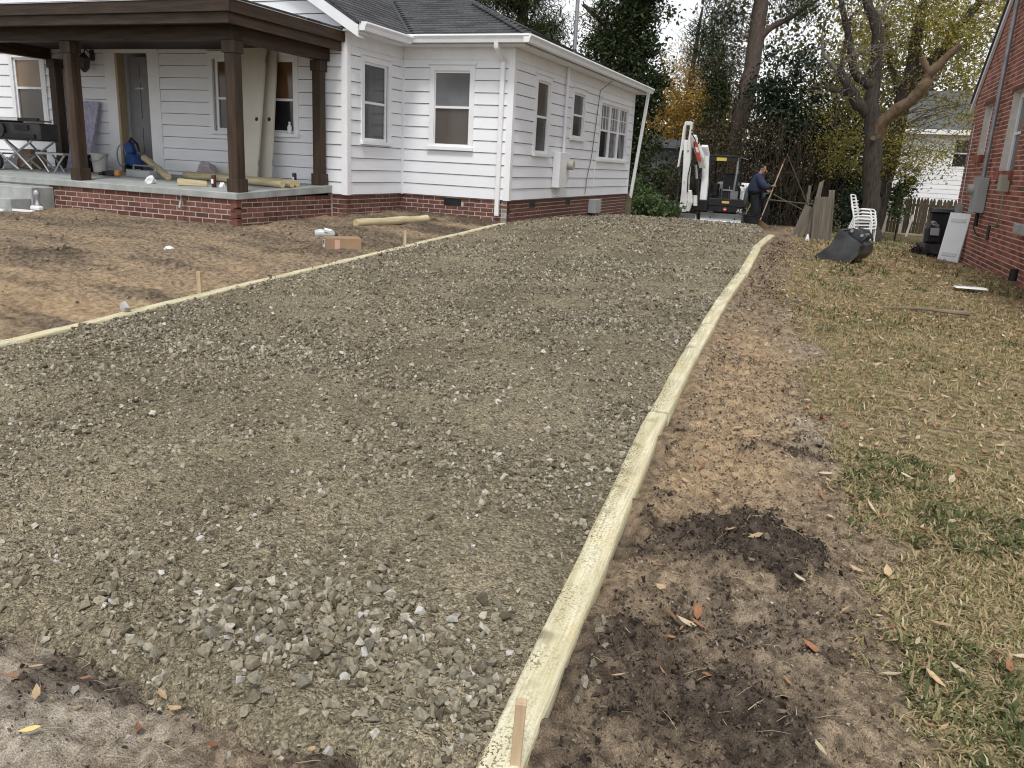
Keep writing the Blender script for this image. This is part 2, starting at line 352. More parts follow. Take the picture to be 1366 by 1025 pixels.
X, Y = np.meshgrid(xs, np.array(ysl)); o = link('ground', grid_mesh('ground', X, Y, ground_h(X, Y), GROUND)); o['kind'] = 'structure'

# ------------------------------------------------------------------ gravel driveway
def gravel_material():
    m = bpy.data.materials.new('gravel_fines'); m.use_nodes = True; n, l = m.node_tree.nodes, m.node_tree.links
    b = n['Principled BSDF']; b.inputs['Roughness'].default_value = .95; b.inputs['Specular IOR Level'].default_value = .15
    pos = n.new('ShaderNodeNewGeometry').outputs['Position']
    def tex(kind, s, d=4):
        t = n.new(kind); t.inputs['Scale'].default_value = s; l.new(pos, t.inputs['Vector'])
        if kind == 'ShaderNodeTexNoise': t.inputs['Detail'].default_value = d
        return t
    def remap(x, a, b_, c, d):
        r = n.new('ShaderNodeMapRange'); r.inputs[1].default_value = a; r.inputs[2].default_value = b_; r.inputs[3].default_value = c; r.inputs[4].default_value = d; l.new(x, r.inputs[0]); return r.outputs[0]
    big, fine = tex('ShaderNodeTexNoise', 1.6, 5), tex('ShaderNodeTexNoise', 210, 4); vo = tex('ShaderNodeTexVoronoi', 120); vo2 = tex('ShaderNodeTexVoronoi', 52)
    mx = n.new('ShaderNodeMix'); mx.data_type = 'RGBA'; mx.inputs[6].default_value = (.265, .227, .155, 1); mx.inputs[7].default_value = (.42, .358, .245, 1); l.new(remap(big.outputs[0], .35, .65, 0, 1), mx.inputs[0])
    sx = n.new('ShaderNodeSeparateColor'); l.new(vo.outputs['Color'], sx.inputs[0]); sx2 = n.new('ShaderNodeSeparateColor'); l.new(vo2.outputs['Color'], sx2.inputs[0])
    k = n.new('ShaderNodeMath'); k.operation = 'MULTIPLY'; l.new(remap(sx.outputs[0], 0, 1, .62, 1.42), k.inputs[0]); l.new(remap(fine.outputs[0], .3, .7, .68, 1.3), k.inputs[1])
    k2 = n.new('ShaderNodeMath'); k2.operation = 'MULTIPLY'; l.new(k.outputs[0], k2.inputs[0]); l.new(remap(sx2.outputs[0], 0, 1, .78, 1.25), k2.inputs[1])
    mu = n.new('ShaderNodeVectorMath'); mu.operation = 'SCALE'; l.new(mx.outputs[2], mu.inputs[0]); l.new(k2.outputs[0], mu.inputs['Scale']); l.new(mu.outputs[0], b.inputs['Base Color'])
    ad = n.new('ShaderNodeMath'); ad.operation = 'ADD'; l.new(remap(vo.outputs['Distance'], 0, .8, 1, 0), ad.inputs[0]); l.new(fine.outputs[0], ad.inputs[1])
    ad2 = n.new('ShaderNodeMath'); ad2.operation = 'ADD'; l.new(ad.outputs[0], ad2.inputs[0]); l.new(remap(vo2.outputs['Distance'], 0, .8, 1.4, 0), ad2.inputs[1])
    bp = n.new('ShaderNodeBump'); bp.inputs['Strength'].default_value = 1.; bp.inputs['Distance'].default_value = .016; l.new(ad2.outputs[0], bp.inputs['Height']); l.new(bp.outputs[0], b.inputs['Normal'])
    return m
yy = [1.15]
while yy[-1] < 27: yy.append(yy[-1] + min(.0095 * yy[-1], .16))
U, Y = np.meshgrid(np.linspace(0, 1, 220), np.array(yy)); L, R_ = drive_edges(Y); X = L + (R_ - L) * U
o = link('driveway', grid_mesh('driveway', X, Y, drive_h(X, Y), gravel_material(), False)); o['kind'] = 'structure'

STONE = ramp_island('crushed_stone', [(0, (.1, .086, .06)), (.3, (.19, .165, .117)), (.6, (.265, .234, .172)), (.9, (.35, .315, .245)), (.98, (.43, .395, .33)), (1, (.54, .53, .5))], rough=.85, noise=.3, bscale=90, bump=.35)
def stone_points(n, y0, y1, power):
    out = []
    while sum(len(a) for a in out) < n:
        y = y0 + (y1 - y0) * nrg.random(n) ** power; L, R_ = drive_edges(y); x = L + .03 + (R_ - L - .06) * nrg.random(n)
        cl = fbm(x * 1.25, y * 1.25, 71, 3); cl2 = fbm(x * 4, y * 4, 72, 2)
        p = np.clip((cl - .34) * 3.2, .34, 1) * np.clip(.35 + (cl2 - .3) * 2, .25, 1)
        p = p + .7 * blob(x, y, -1.35, 1.85, .7, .3) + .5 * blob(x, y, -3.9, 4.0, .9, 1.0) + .5 * blob(x, y, -.8, 1.75, .3, .3)
        vis = (x * .93 + y * .365 > -.62 * (y * .93 - x * .365) - .4)
        k = (nrg.random(n) < p) & vis; out.append(np.stack([x[k], y[k]], 1))
    return np.concatenate(out)[:n]
def gravel_layer(name, PT, size, shapes, sink=.2):
    Z = drive_h(PT[:, 0], PT[:, 1]); ok = Z > ground_h(PT[:, 0], PT[:, 1]) - .015; PT, size, Z = PT[ok], size[ok], Z[ok]
    o = link(name, merged(name, shapes, np.column_stack([PT, Z + size * sink]), np.column_stack([nrg.normal(0, .4, len(PT)), nrg.normal(0, .4, len(PT)), nrg.random(len(PT)) * 6.28]), size, STONE)); o['kind'] = 'stuff'
PT = stone_points(15000, 1.38, 4.4, 1.1); n_ = len(PT); big_ = blob(PT[:, 0], PT[:, 1], -1.3, 1.8, .9, .4)
gravel_layer('gravel', PT, np.clip(nrg.lognormal(math.log(.0155), .42, n_) * (1 + .75 * big_ * (nrg.random(n_) < .6)), .006, .05) * np.interp(PT[:, 1], [2, 4.5], [1, 1.2]), ROCKS)
PT = np.concatenate([stone_points(36000, 3.9, 9.5, 1.05), stone_points(26000, 8.8, 25.5, 1.0)]); gravel_layer('far_gravel', PT, np.clip(nrg.lognormal(math.log(.016), .4, len(PT)), .008, .045) * np.interp(PT[:, 1], [4, 8, 12, 22], [1.1, 1.35, 1.7, 2.2]), CHIPS, .22)
PT = stone_points(36000, 1.38, 5.2, 1.2); GRIT = [rock_variant(40 + i, 5, .95) for i in range(40)]; GRIT = [q_ for q_ in GRIT if len(q_[1]) == 6 or len(q_[1]) == 4][:10]
gravel_layer('gravel_fines', PT, nrg.uniform(.005, .013, len(PT)), GRIT, .15)

# single stones large enough to be picked out, near edge of the gravel
def stone_set(pts, sizes, lab, group, m):
    for k, ((x, y), s) in enumerate(zip(pts, sizes)):
        me = bpy.data.meshes.get('stone_shape_%d' % (k % 14))
        if me is None:
            me = bpy.data.meshes.new('stone_shape_%d' % (k % 14)); me.from_pydata(ROCKS[k % 14][0], [], ROCKS[k % 14][1])
        me2 = me.copy(); me2.materials.append(m)
        z = max(float(drive_h(np.array([x]), np.array([y]))[0]) if (x < timx(y) and x > TLX) else -9, float(ground_h(np.array([x]), np.array([y]))[0]))
        o = link('loose_stone', me2); o.location = (x, y, z + s * .16); o.scale = (s, s, s); o.rotation_euler = (rnd.gauss(0, .4), rnd.gauss(0, .4), rnd.random() * 6.28); label(o, lab, 'stone', group)
PALE = mat('pale_stone', (.34, .33, .3), (.52, .51, .48), rough=.8, scale=9, rndv=.2, bump=.2, bscale=12); GREYST = mat('olive_grey_stone', (.15, .137, .105), (.29, .268, .21), rough=.85, scale=7, rndv=.3, bump=.3, bscale=12)
pp = stone_points(3000, 1.5, 2.6, 1.2); k = blob(pp[:, 0], pp[:, 1], -1.25, 1.8, .6, .3) > nrg.random(len(pp)); pp = pp[k]
stone_set(pp[:110], nrg.uniform(.028, .052, 110), 'angular olive grey stone at the near ragged edge of the gravel', 'larger grey stones at the near edge of the gravel', GREYST)
stone_set(pp[110:140], nrg.uniform(.024, .044, 30), 'pale broken stone among darker gravel at the near edge', 'pale stones at the near edge of the gravel', PALE)
pp = stone_points(60, 2.3, 7, 1.); stone_set(pp[:26], nrg.uniform(.026, .042, 26), 'pale stone standing out further up the grey gravel drive', 'pale stones scattered up the drive', PALE)
pp = [(timx(y) + .095 + rnd.uniform(0, .07), y) for y in [1.85, 1.9, 1.93, 2.0, 2.1, 2.2, 2.22, 2.28, 2.3, 2.33, 2.5, 2.7, 5.1, 5.5, 5.9]] + [(timx(y) + rnd.uniform(.08, .2), y) for y in np.linspace(6.7, 7.6, 16)]
stone_set(pp, [rnd.uniform(.022, .04) for _ in pp], 'small grey stone spilled over the right row of timbers', 'stones spilled beside the right timbers', GREYST)
pp = [(-1.75, 1.36), (-1.5, 1.3), (-1.22, 1.34), (-1.05, 1.25), (-1.9, 1.2), (-1.35, 1.18), (-.98, 1.42)]
stone_set(pp, [.03, .024, .022, .03, .024, .02, .036], 'lone pale stone lying on the bare dirt in the near left corner', 'lone stones on the near bare dirt', PALE)

# ------------------------------------------------------------------ grass, litter, leaves
def blade_tuft(seed, n=6, h=1.):
    r = np.random.default_rng(seed); V, Fc = [], []
    for i in range(n):
        a = r.random() * 6.28; ln = r.uniform(.6, 1.2) * h; wv = r.uniform(.05, .09); lean = r.uniform(.45, 1.3); d = np.array([math.cos(a), math.sin(a), 0]); s = np.array([-d[1], d[0], 0]) * wv
        b0 = np.append(r.uniform(-.35, .35, 2), 0); m_ = b0 + d * ln * .45 * math.sin(lean) + np.array([0, 0, ln * .55 * math.cos(lean) + .06]); t_ = b0 + d * ln * math.sin(lean) + np.array([0, 0, ln * .8 * math.cos(lean)])
        k = len(V); V += [b0 - s, b0 + s, m_ + s * .8, m_ - s * .8, t_ + s * .15, t_ - s * .15]; Fc += [(k, k + 1, k + 2, k + 3), (k + 3, k + 2, k + 4, k + 5)]
    return np.array(V), Fc
TUFTS = [blade_tuft(i) for i in range(10)]
GRASS = ramp_island('dry_grass', [(0, (.32, .24, .135)), (.35, (.5, .4, .235)), (.6, (.27, .225, .11)), (.76, (.16, .17, .06)), (.86, (.23, .23, .095)), (1, (.6, .52, .36))], rough=.8, trans=.2)
GREEN = ramp_island('green_grass', [(0, (.06, .082, .03)), (.45, (.095, .118, .045)), (.75, (.17, .175, .075)), (1, (.34, .29, .17))], rough=.7, trans=.25)
def lawn_points(n, y0, y1, thr=.5):
    out = []
    while sum(len(a) for a in out) < n:
        y = nrg.uniform(y0, y1, n); x = nrg.uniform(-1.2, 3.4, n); gq = zones(x, y)[0]; k = (gq > thr * nrg.random(n) + .12) & (x < .42 * y + .35); out.append(np.stack([x[k], y[k]], 1))
    return np.concatenate(out)[:n]
def tufts(name, pts, s, m, shapes=None):
    Z = ground_h(pts[:, 0], pts[:, 1]); e = np.column_stack([np.zeros(len(pts)), np.zeros(len(pts)), nrg.random(len(pts)) * 6.28]); S = s * nrg.uniform(.5, 1.65, len(pts))
    o = link(name, merged(name, shapes or TUFTS, np.column_stack([pts, Z - .004]), e, S, m)); o['kind'] = 'stuff'
def low_tuft(seed):
    v, f = blade_tuft(seed, 5); keep = []; nv = []
    for k in range(5): b = v[k * 6:k * 6 + 6]; i = len(nv); nv += [b[0], b[1], b[4], b[5]]; keep.append((i, i + 1, i + 2, i + 3))
    return np.array(nv), keep
LOWT = [low_tuft(30 + i) for i in range(8)]
pts = lawn_points(11500, 1.6, 4.6); tufts('lawn_grass', pts, np.interp(pts[:, 1], [2, 5], [.03, .036]), GRASS)
pts = np.concatenate([lawn_points(15000, 4.3, 10), lawn_points(7500, 9.5, 19), lawn_points(2500, 18, 32)]); tufts('far_lawn_grass', pts, np.interp(pts[:, 1], [4, 8, 20, 30], [.036, .042, .065, .09]), GRASS, LOWT)
pts = np.concatenate([lawn_points(3600, 1.6, 5), lawn_points(2600, 5, 12), lawn_points(3500, 12, 31)]); k = fbm(pts[:, 0] * 2.1, pts[:, 1] * 1.6, 91, 3) + .06 * sstep(11, 15, pts[:, 1]) + .1 * sstep(17, 22, pts[:, 1]) + .13 * blob(pts[:, 0], pts[:, 1], .55, 2.3, .35, .6) + .06 * blob(pts[:, 0], pts[:, 1], .25, 2.0, .2, .2) > .583; pts = pts[k]
tufts('green_grass', pts, np.interp(pts[:, 1], [2, 8, 20, 30], [.05, .055, .085, .11]), GREEN)

def leaf_shape(seed, slim=.34):
    r = np.random.default_rng(seed); c = r.uniform(.05, .3); w_ = slim * r.uniform(.8, 1.2)
    X_ = [-.5, -.2, .15, .5]; W_ = [.03, 1, .85, .02]; V = []
    for x, q in zip(X_, W_): z = c * (x * 2) ** 2 * .5; V += [(x, -w_ * q * .5, z + c * q * .35), (x, 0, z), (x, w_ * q * .5, z + c * q * .25)]
    Fc = []
    for i in range(3):
        for j in range(2): Fc.append((i * 3 + j, i * 3 + j + 1, i * 3 + j + 4, i * 3 + j + 3))
    return np.array(V), Fc
LEAFS = [leaf_shape(i) for i in range(8)]
LITTER = ramp_island('leaf_litter', [(0, (.32, .2, .11)), (.25, (.48, .35, .2)), (.5, (.24, .11, .055)), (.7, (.56, .45, .3)), (.88, (.36, .18, .1)), (1, (.64, .57, .46))], rough=.75, trans=.15)
def litter_points(n, y0, y1):
    y = nrg.uniform(y0, y1, n * 3); x = nrg.uniform(-1.1, 3.2, n * 3); k = (x > timx(y) + .1) & (x < .42 * y + .3) & (nrg.random(n * 3) < .12 + zones(x, y)[0]); return np.stack([x[k], y[k]], 1)[:n]
pts = np.concatenate([litter_points(420, 1.6, 4.2), litter_points(2000, 4.2, 9), litter_points(5600, 8, 20), litter_points(700, 19, 30)])
pts = np.concatenate([pts, np.stack([nrg.uniform(-9, -1, 500), nrg.uniform(26, 36, 500)], 1)])
S = np.interp(pts[:, 1], [2, 8, 14, 25], [.036, .055, .07, .1]) * nrg.uniform(.5, 1.3, len(pts)); Z = ground_h(pts[:, 0], pts[:, 1])
o = link('leaf_litter', merged('leaf_litter', LEAFS, np.column_stack([pts, Z + .012]), np.column_stack([nrg.normal(0, .35, len(pts)), nrg.normal(0, .35, len(pts)), nrg.random(len(pts)) * 6.28]), S, LITTER)); o['kind'] = 'stuff'
# straw, rootlets and clods in the soil strips
def strip_points(n, y0, y1):
    y = nrg.uniform(y0, y1, n * 4); x = timx(y) + .1 + nrg.uniform(0, 1., n * 4); k = zones(x, y)[0] < .6; return np.stack([x[k], y[k]], 1)[:n]
STRAW = [(np.array([(-.5, -.012, 0), (-.5, .012, 0), (0, .014, .09), (0, -.014, .09), (.5, -.008, .02), (.5, .008, .02)]), [(0, 3, 2, 1), (3, 4, 5, 2)])]
pts = np.concatenate([strip_points(380, 1.6, 5), lawn_points(2600, 1.6, 5.5), np.stack([nrg.uniform(-2.4, -.7, 160), nrg.uniform(1.05, 1.5, 160)], 1), np.stack([nrg.uniform(-10, -5.2, 500), nrg.uniform(3, 9, 500)], 1)])
o = link('straw', merged('straw', STRAW, np.column_stack([pts, ground_h(pts[:, 0], pts[:, 1]) + .006]), np.column_stack([nrg.normal(0, .2, len(pts)), nrg.normal(0, .2, len(pts)), nrg.random(len(pts)) * 6.28]), np.clip(nrg.lognormal(math.log(.045), .45, len(pts)), .02, .12), ramp_island('straw', [(0, (.3, .24, .15)), (.5, (.45, .37, .25)), (.8, (.16, .11, .07)), (1, (.5, .46, .38))]))); o['kind'] = 'stuff'
CLOD_D = ramp_island('dark_soil_clod', [(0, (.022, .017, .014)), (.45, (.055, .042, .034)), (.8, (.11, .085, .066)), (1, (.2, .16, .12))], rough=.95, noise=.3, bscale=120, bump=.5)
CLOD_B = ramp_island('brown_soil_clod', [(0, (.075, .057, .04)), (.35, (.17, .13, .088)), (.7, (.28, .215, .145)), (.94, (.34, .275, .195)), (1, (.5, .46, .4))], rough=.95, noise=.3, bscale=120, bump=.5)
pts = np.concatenate([strip_points(52000, 1.5, 6), strip_points(16000, 6, 14), np.stack([nrg.uniform(-2.6, -.7, 5000), nrg.uniform(1.0, 1.5, 5000)], 1)]); dk = zones(pts[:, 0], pts[:, 1])[1]
def clods(name, p, m, med, up):
    sz = np.clip(nrg.lognormal(math.log(med), .5, len(p)) * np.interp(p[:, 1], [2, 6, 12], [1, 1.5, 2.4]), .003, .05); o = link(name, merged(name, GRIT, np.column_stack([p, ground_h(p[:, 0], p[:, 1]) + sz * up]), nrg.random((len(p), 3)) * 6.28, sz, m)); o['kind'] = 'stuff'
k = nrg.random(len(pts)); pk_ = nrg.random(len(pts)) < np.clip(dk * 1.5 - .12, 0, 1); clods('dark_soil_clods', pts[pk_ & (k < .85)], CLOD_D, .009, .2); clods('brown_soil_clods', pts[~pk_ & (k < .55)], CLOD_B, .0072, .15)
pts = np.stack([nrg.uniform(-11.5, -5.15, 3500), nrg.uniform(3, 10.5, 3500)], 1); dk = zones(pts[:, 0], pts[:, 1])[1]; pts = pts[nrg.random(len(pts)) < .25 + dk]
sz = np.clip(nrg.lognormal(math.log(.02), .5, len(pts)), .008, .08)
o = link('yard_clods', merged('yard_clods', ROCKS, np.column_stack([pts, ground_h(pts[:, 0], pts[:, 1]) + sz * .1]), np.column_stack([nrg.normal(0, .3, len(pts)), nrg.normal(0, .3, len(pts)), nrg.random(len(pts)) * 6.28]), sz, ramp_island('yard_clod', [(0, (.07, .053, .04)), (.5, (.18, .135, .095)), (1, (.32, .24, .165))], rough=.95))); o['kind'] = 'stuff'

# leaves large enough to be picked out one by one
LM = {'tan': mat('tan_leaf', (.36, .25, .14), (.5, .37, .23), rough=.7, scale=9, rndv=.2), 'russet': mat('russet_leaf', (.2, .09, .045), (.33, .16, .085), rough=.7, scale=9, rndv=.25),
      'cream': mat('cream_leaf', (.42, .34, .22), (.56, .48, .34), rough=.7, scale=9, rndv=.12), 'yellow': mat('yellow_leaf', (.6, .46, .16), (.72, .58, .25), rough=.6, scale=9)}
LME = {}
def leaf(x, y, s, tone, lab, group=None, lift=.02):
    k = (tone, rnd.randrange(8))
    if k not in LME:
        me = bpy.data.meshes.new('leaf'); me.from_pydata([tuple(q) for q in LEAFS[k[1]][0]], [], LEAFS[k[1]][1]); me.materials.append(LM[tone]); me.shade_smooth(); LME[k] = me
    o = link('fallen_leaf', LME[k]); o.scale = (s, s, s); o.rotation_euler = (rnd.gauss(0, .3), rnd.gauss(0, .3), rnd.random() * 6.28)
    z = max(float(ground_h(np.array([x]), np.array([y]))[0]), float(drive_h(np.array([x]), np.array([y]))[0]) if x < timx(y) else -9); o.location = (x, y, z + lift); label(o, lab, 'leaf', group)
leaf(-1.68, 1.17, .055, 'yellow', 'broad yellow leaf on bare dirt in the near left corner')
for tone, n, t in (('tan', 46, 'tan'), ('russet', 30, 'russet brown'), ('cream', 34, 'cream')):
    pts = lawn_points(n, 1.75, 5.2)
    for x, y in pts: leaf(float(x), float(y), rnd.uniform(.05, .085), tone, 'curled %s leaf fallen on the dry lawn' % t, '%s leaves fallen on the lawn' % t, .026)
for tone, n, t in (('tan', 10, 'tan'), ('russet', 14, 'russet brown'), ('cream', 8, 'cream')):
    pts = strip_points(n, 1.75, 4.6)
    for x, y in pts: leaf(float(x), float(y), rnd.uniform(.045, .08), tone, '%s leaf fallen on the bare soil beside the timbers' % t, '%s leaves on the soil strip' % t)
for tone, n, t in (('tan', 7, 'tan'), ('russet', 9, 'russet brown')):
    for _ in range(n): leaf(rnd.uniform(-2.0, -.8), rnd.uniform(1.08, 1.45), rnd.uniform(.035, .06), tone, 'slim %s leaf on the bare dirt in front of the gravel' % t, '%s leaves on the near dirt' % t)

# ------------------------------------------------------------------ landscape timbers
def timber_material():
    m = bpy.data.materials.new('treated_timber'); m.use_nodes = True; n, l = m.node_tree.nodes, m.node_tree.links
    b = n['Principled BSDF']; b.inputs['Roughness'].default_value = .7; b.inputs['Specular IOR Level'].default_value = .25
    co = n.new('ShaderNodeTexCoord').outputs['Object']; oi = n.new('ShaderNodeObjectInfo')
    def noise(s, st, d=5, off=1):
        mp = n.new('ShaderNodeMapping'); mp.inputs['Scale'].default_value = st; ad = n.new('ShaderNodeVectorMath'); ad.operation = 'MULTIPLY_ADD'; ad.inputs[1].default_value = (31, 17, 43)
        l.new(oi.outputs['Random'], ad.inputs[0]); l.new(co, ad.inputs[2]); l.new(ad.outputs[0], mp.inputs[0])
        t = n.new('ShaderNodeTexNoise'); t.inputs['Scale'].default_value = s; t.inputs['Detail'].default_value = d; l.new(mp.outputs[0], t.inputs[0]); return t.outputs[0]
    def remap(x, a, b_, c=0., d=1.):
        r = n.new('ShaderNodeMapRange'); r.inputs[1].default_value = a; r.inputs[2].default_value = b_; r.inputs[3].default_value = c; r.inputs[4].default_value = d; l.new(x, r.inputs[0]); return r.outputs[0]
    def mix(f, a, b_):
        x = n.new('ShaderNodeMix'); x.data_type = 'RGBA'
        for s, v in ((0, f), (6, a), (7, b_)):
            if isinstance(v, bpy.types.NodeSocket): l.new(v, x.inputs[s])
            else: x.inputs[s].default_value = v if s == 0 else (*v, 1)
        return x.outputs[2]
    def mth(op, a, b_):
        x = n.new('ShaderNodeMath'); x.operation = op; x.use_clamp = True
        for i, v in enumerate((a, b_)):
            if isinstance(v, bpy.types.NodeSocket): l.new(v, x.inputs[i])
            else: x.inputs[i].default_value = v
        return x.outputs[0]
    col = mix(remap(noise(3, (9, .7, 9)), .35, .65), (.56, .51, .33), (.75, .71, .53))
    col = mix(remap(noise(5, (26, .9, 26), 4), .42, .62, 0, .5), col, (.44, .37, .2))
    col = mix(remap(noise(2.2, (3, .8, 3)), .58, .72, 0, .55), col, (.66, .5, .22))
    col = mix(remap(noise(3.3, (2.2, 1, 2.2), 3), .7, .76, 0, .7), col, (.42, .22, .08))
    sx = n.new('ShaderNodeSeparateXYZ'); l.new(co, sx.inputs[0])
    side = remap(sx.outputs[0], .04, -.06, 0, 1)
    patch = remap(noise(3, (1, 1, 1), 4), .36, .56)
    speck = remap(noise(115, (1, 1, 1), 3), .54, .57)
    d1 = mth('MULTIPLY', speck, mth('MULTIPLY', patch, mth('ADD', side, .25)))
    film = mth('MULTIPLY', remap(noise(9, (1, 1, 1), 6), .56, .68), mth('MULTIPLY', side, .85))
    col = mix(mth('MAXIMUM', d1, film), col, (.12, .1, .065)); l.new(col, b.inputs['Base Color'])
    bp = n.new('ShaderNodeBump'); bp.inputs['Strength'].default_value = .6; bp.inputs['Distance'].default_value = .006; l.new(noise(7, (22, .8, 22)), bp.inputs['Height']); l.new(bp.outputs[0], b.inputs['Normal'])
    return m
TIMBER = timber_material()
def timber(p, q, wd, ht, lab, seed, group=None):
    """one timber from p to q (top centre points), flat top with rounded shoulders"""
    p, q = Vector(p), Vector(q); L = (q - p).length; r = random.Random(seed); pr = []
    hw = wd / 2
    for x, z in ((-hw * .76, 0), (-hw * .93, -.006), (-hw, -.02), (-hw, -ht * .6), (-hw * .8, -ht), (hw * .8, -ht), (hw, -ht * .6), (hw, -.02), (hw * .93, -.006), (hw * .76, 0), (hw * .3, .0005), (-hw * .3, .0005)): pr.append((x, z))
    mb = MB(); N = 14; k = len(pr); bend = r.uniform(-.012, .012); wob = [r.uniform(-.0025, .0025) for _ in range(N + 1)]
    for i in range(N + 1):
        t = i / N; e = .985 if i in (0, N) else 1.
        for x, z in pr: mb.v.append((x * e + bend * math.sin(PI * t) + wob[i], t * L, z + wob[-i] * .8 + .006 * math.sin(PI * t)))
    for i in range(N):
        for j in range(k): mb.f.append((i * k + j, i * k + (j + 1) % k, (i + 1) * k + (j + 1) % k, (i + 1) * k + j))
    mb.f.append(tuple(range(k))); mb.f.append(tuple(N * k + j for j in range(k))[::-1])
    o = mb.build('landscape_timber', TIMBER, smooth=True); o.location = p; d = q - p
    o.rotation_euler = (math.atan2(d.z, math.hypot(d.x, d.y)), 0, math.atan2(-d.x, d.y)); return label(o, lab, 'timber', group)
def ptop(y, h=.06): return float(prof(y)) + h
R_labels = ['nearest pale timber on the right edge of the gravel, wooden stake at its near end', 'second pale timber up the right edge, orange streaked, starting at the visible butt joint', 'third timber up the right edge, soil smeared over its top', 'fourth timber up the right edge, beside the tan soil strip', 'farthest short timber of the right edge, ending by the bare ground near the excavator']
ye = [.85, 4.22, 6.5, 9.15, 11.6, 13.95]; off = [(.0, .0), (.012, -.008), (-.016, .012), (.02, -.012), (-.03, .03)]
for i in range(5):
    a, b_ = ye[i] + (.008 if i else 0), ye[i + 1] - .012
    timber((float(timx(a)) - .002 + off[i][0], a, ptop(a) + (.008 if i % 2 else 0)), (float(timx(b_)) - .002 + off[i][1], b_, ptop(b_) + (0 if i % 2 else .006)), .108, .1, R_labels[i], 30 + i)
L_labels = ['nearest timber of the left edge, running out of the photo on the left', 'left edge timber with the stake standing against it', 'middle timber of the left edge, between the two stakes', 'left edge timber level with the cardboard box, short stake against it', 'last timber of the left edge, ending at the house corner']
ye = [.6, 4.25, 6.6, 8.6, 10.7, 12.32]
for i in range(5):
    a, b_ = ye[i] + .006, ye[i + 1] - .006; sh = -.11 * max(0, (a - 9)) / 3
    timber((TLX - .02 + sh * .6, a, ptop(a, .052)), (TLX - .02 - .12 * max(0, b_ - 10) / 2.3, b_, ptop(b_, .052)), .085, .09, L_labels[i], 60 + i)
def stake(x, y, z0, z1, s, lab, lean=(0, 0)):
    o = MB().box(-s / 2, s / 2, -s / 2, s / 2, 0, z1 - z0).build('wooden_stake', STAKE, bevel=.002); o.location = (x, y, z0); o.rotation_euler = (lean[0], lean[1], .3); label(o, lab, 'stake')
stake(-.552, 1.55, .0, .3, .026, 'raw wooden stake driven beside the nearest right timber', (.02, .03))
stake(-5.055, 5.48, .1, .47, .034, 'upright wooden stake on the left edge, nearer of two', (.02, .0))
stake(-5.06, 9.03, .3, .62, .034, 'upright wooden stake on the left edge by the cardboard box', (0, .02))
mb = MB(); mb.v = [(p[0] * .1, p[1] * .1, p[2] * .1) for p in ROCKS[3][0]]; mb.f = list(ROCKS[3][1]); o = mb.build('white_rock', PALE); o.location = (-4.99, 4.62, .29); label(o, 'white lump of stone sitting on the left timbers', 'rock')

# ------------------------------------------------------------------ white house
HX, SX, FY, PY, BY = -5.137, -7.09, 12.5, 10.85, 20.12     # side wall x, short wall x, front wall y, porch wall y, back
WL = -17.05                                                  # left end of the porch wall
SILL, EAVE = .905, 3.2
house = thing('white_house', 'white sided bungalow with brick foundation, dark timber porch and charcoal shingle roof', 'house', (-9, 14, .5))
class Wall:
    def __init__(s, o, u, n): s.o = Vector((*o, 0)); s.u = Vector((*u, 0)); s.n = Vector((*n, 0))
    def p(s, u, d, z): return s.o + s.u * u + s.n * d + Vector((0, 0, z))
    def box(s, mb, u0, u1, d0, d1, z0, z1):
        return mb.hexa([s.p(u0, d0, z0), s.p(u1, d0, z0), s.p(u1, d1, z0), s.p(u0, d1, z0), s.p(u0, d0, z1), s.p(u1, d0, z1), s.p(u1, d1, z1), s.p(u0, d1, z1)])
W1 = Wall((0, PY), (1, 0), (0, -1)); W2 = Wall((SX, 0), (0, 1), (1, 0)); W3 = Wall((0, FY), (1, 0), (0, -1)); W4 = Wall((HX, 0), (0, 1), (1, 0))
def HB(mb, name, m, parent=None, **k): return mb.build(name, m, parent or house, world=True, **k)

foot = [(WL + .04, BY - .04), (WL + .04, PY + .04), (-11.5, PY + .04), (-11.5, PY + 1.2), (-10.83, PY + 1.2), (-10.83, PY + .04), (SX - .04, PY + .04), (SX - .04, FY + .04), (HX - .04, FY + .04), (HX - .04, BY - .04)]
HB(MB().prism([(x, y, SILL - .005) for x, y in foot], (0, 0, EAVE - SILL)), 'wall_core', WHITE)
GK, GPX = .585, -12.05                                       # gable slope and ridge x
def gable_top(x): return 3.26 + GK * min(-6.98 - x, x - (2 * GPX + 6.98))
HB(MB().prism([(WL + .05, PY + .04, EAVE), (SX - .05, PY + .04, EAVE), (GPX, PY + .04, gable_top(GPX) - .06)], (0, 2.0, 0)), 'gable_core', WHITE)

def plank(wall, u0, u1, z0, z1, m=WHITE):
    t0, t1 = .03, .016
    mb = MB().hexa([wall.p(u0, -.03, z0), wall.p(u1, -.03, z0), wall.p(u1, t0, z0), wall.p(u0, t0, z0), wall.p(u0, -.03, z1), wall.p(u1, -.03, z1), wall.p(u1, t1 + (t0 - t1) * 0, z1), wall.p(u0, t1, z1)])
    HB(mb, 'siding_plank', m)
CO = .1815
def siding(wall, u0, u1, z0, z1, opens, top=None):
    z = z0; k = 0
    while z < z1 - .02:
        zt = min(z + CO - .010, z1); cuts = sorted((a, b, c, d) for a, b, c, d in opens if d > z and c < zt)
        u = u0; uu1 = u1; ul = u0
        if top:
            while uu1 > ul and top(uu1) < z + .05: uu1 -= .05
            while ul < uu1 and top(ul) < z + .05: ul += .05
            u = ul
        if uu1 - u < .15: z += CO; continue
        for a, b, c, d in cuts:
            if a - u > .02: plank(wall, u, a, z, zt)
            if c - z > .02: plank(wall, a + .002, b - .002, z, c)
            if zt - d > .02: plank(wall, a + .002, b - .002, d, zt)
            u = max(u, b)
        if uu1 - u > .02: plank(wall, u, uu1, z, zt)
        z += CO
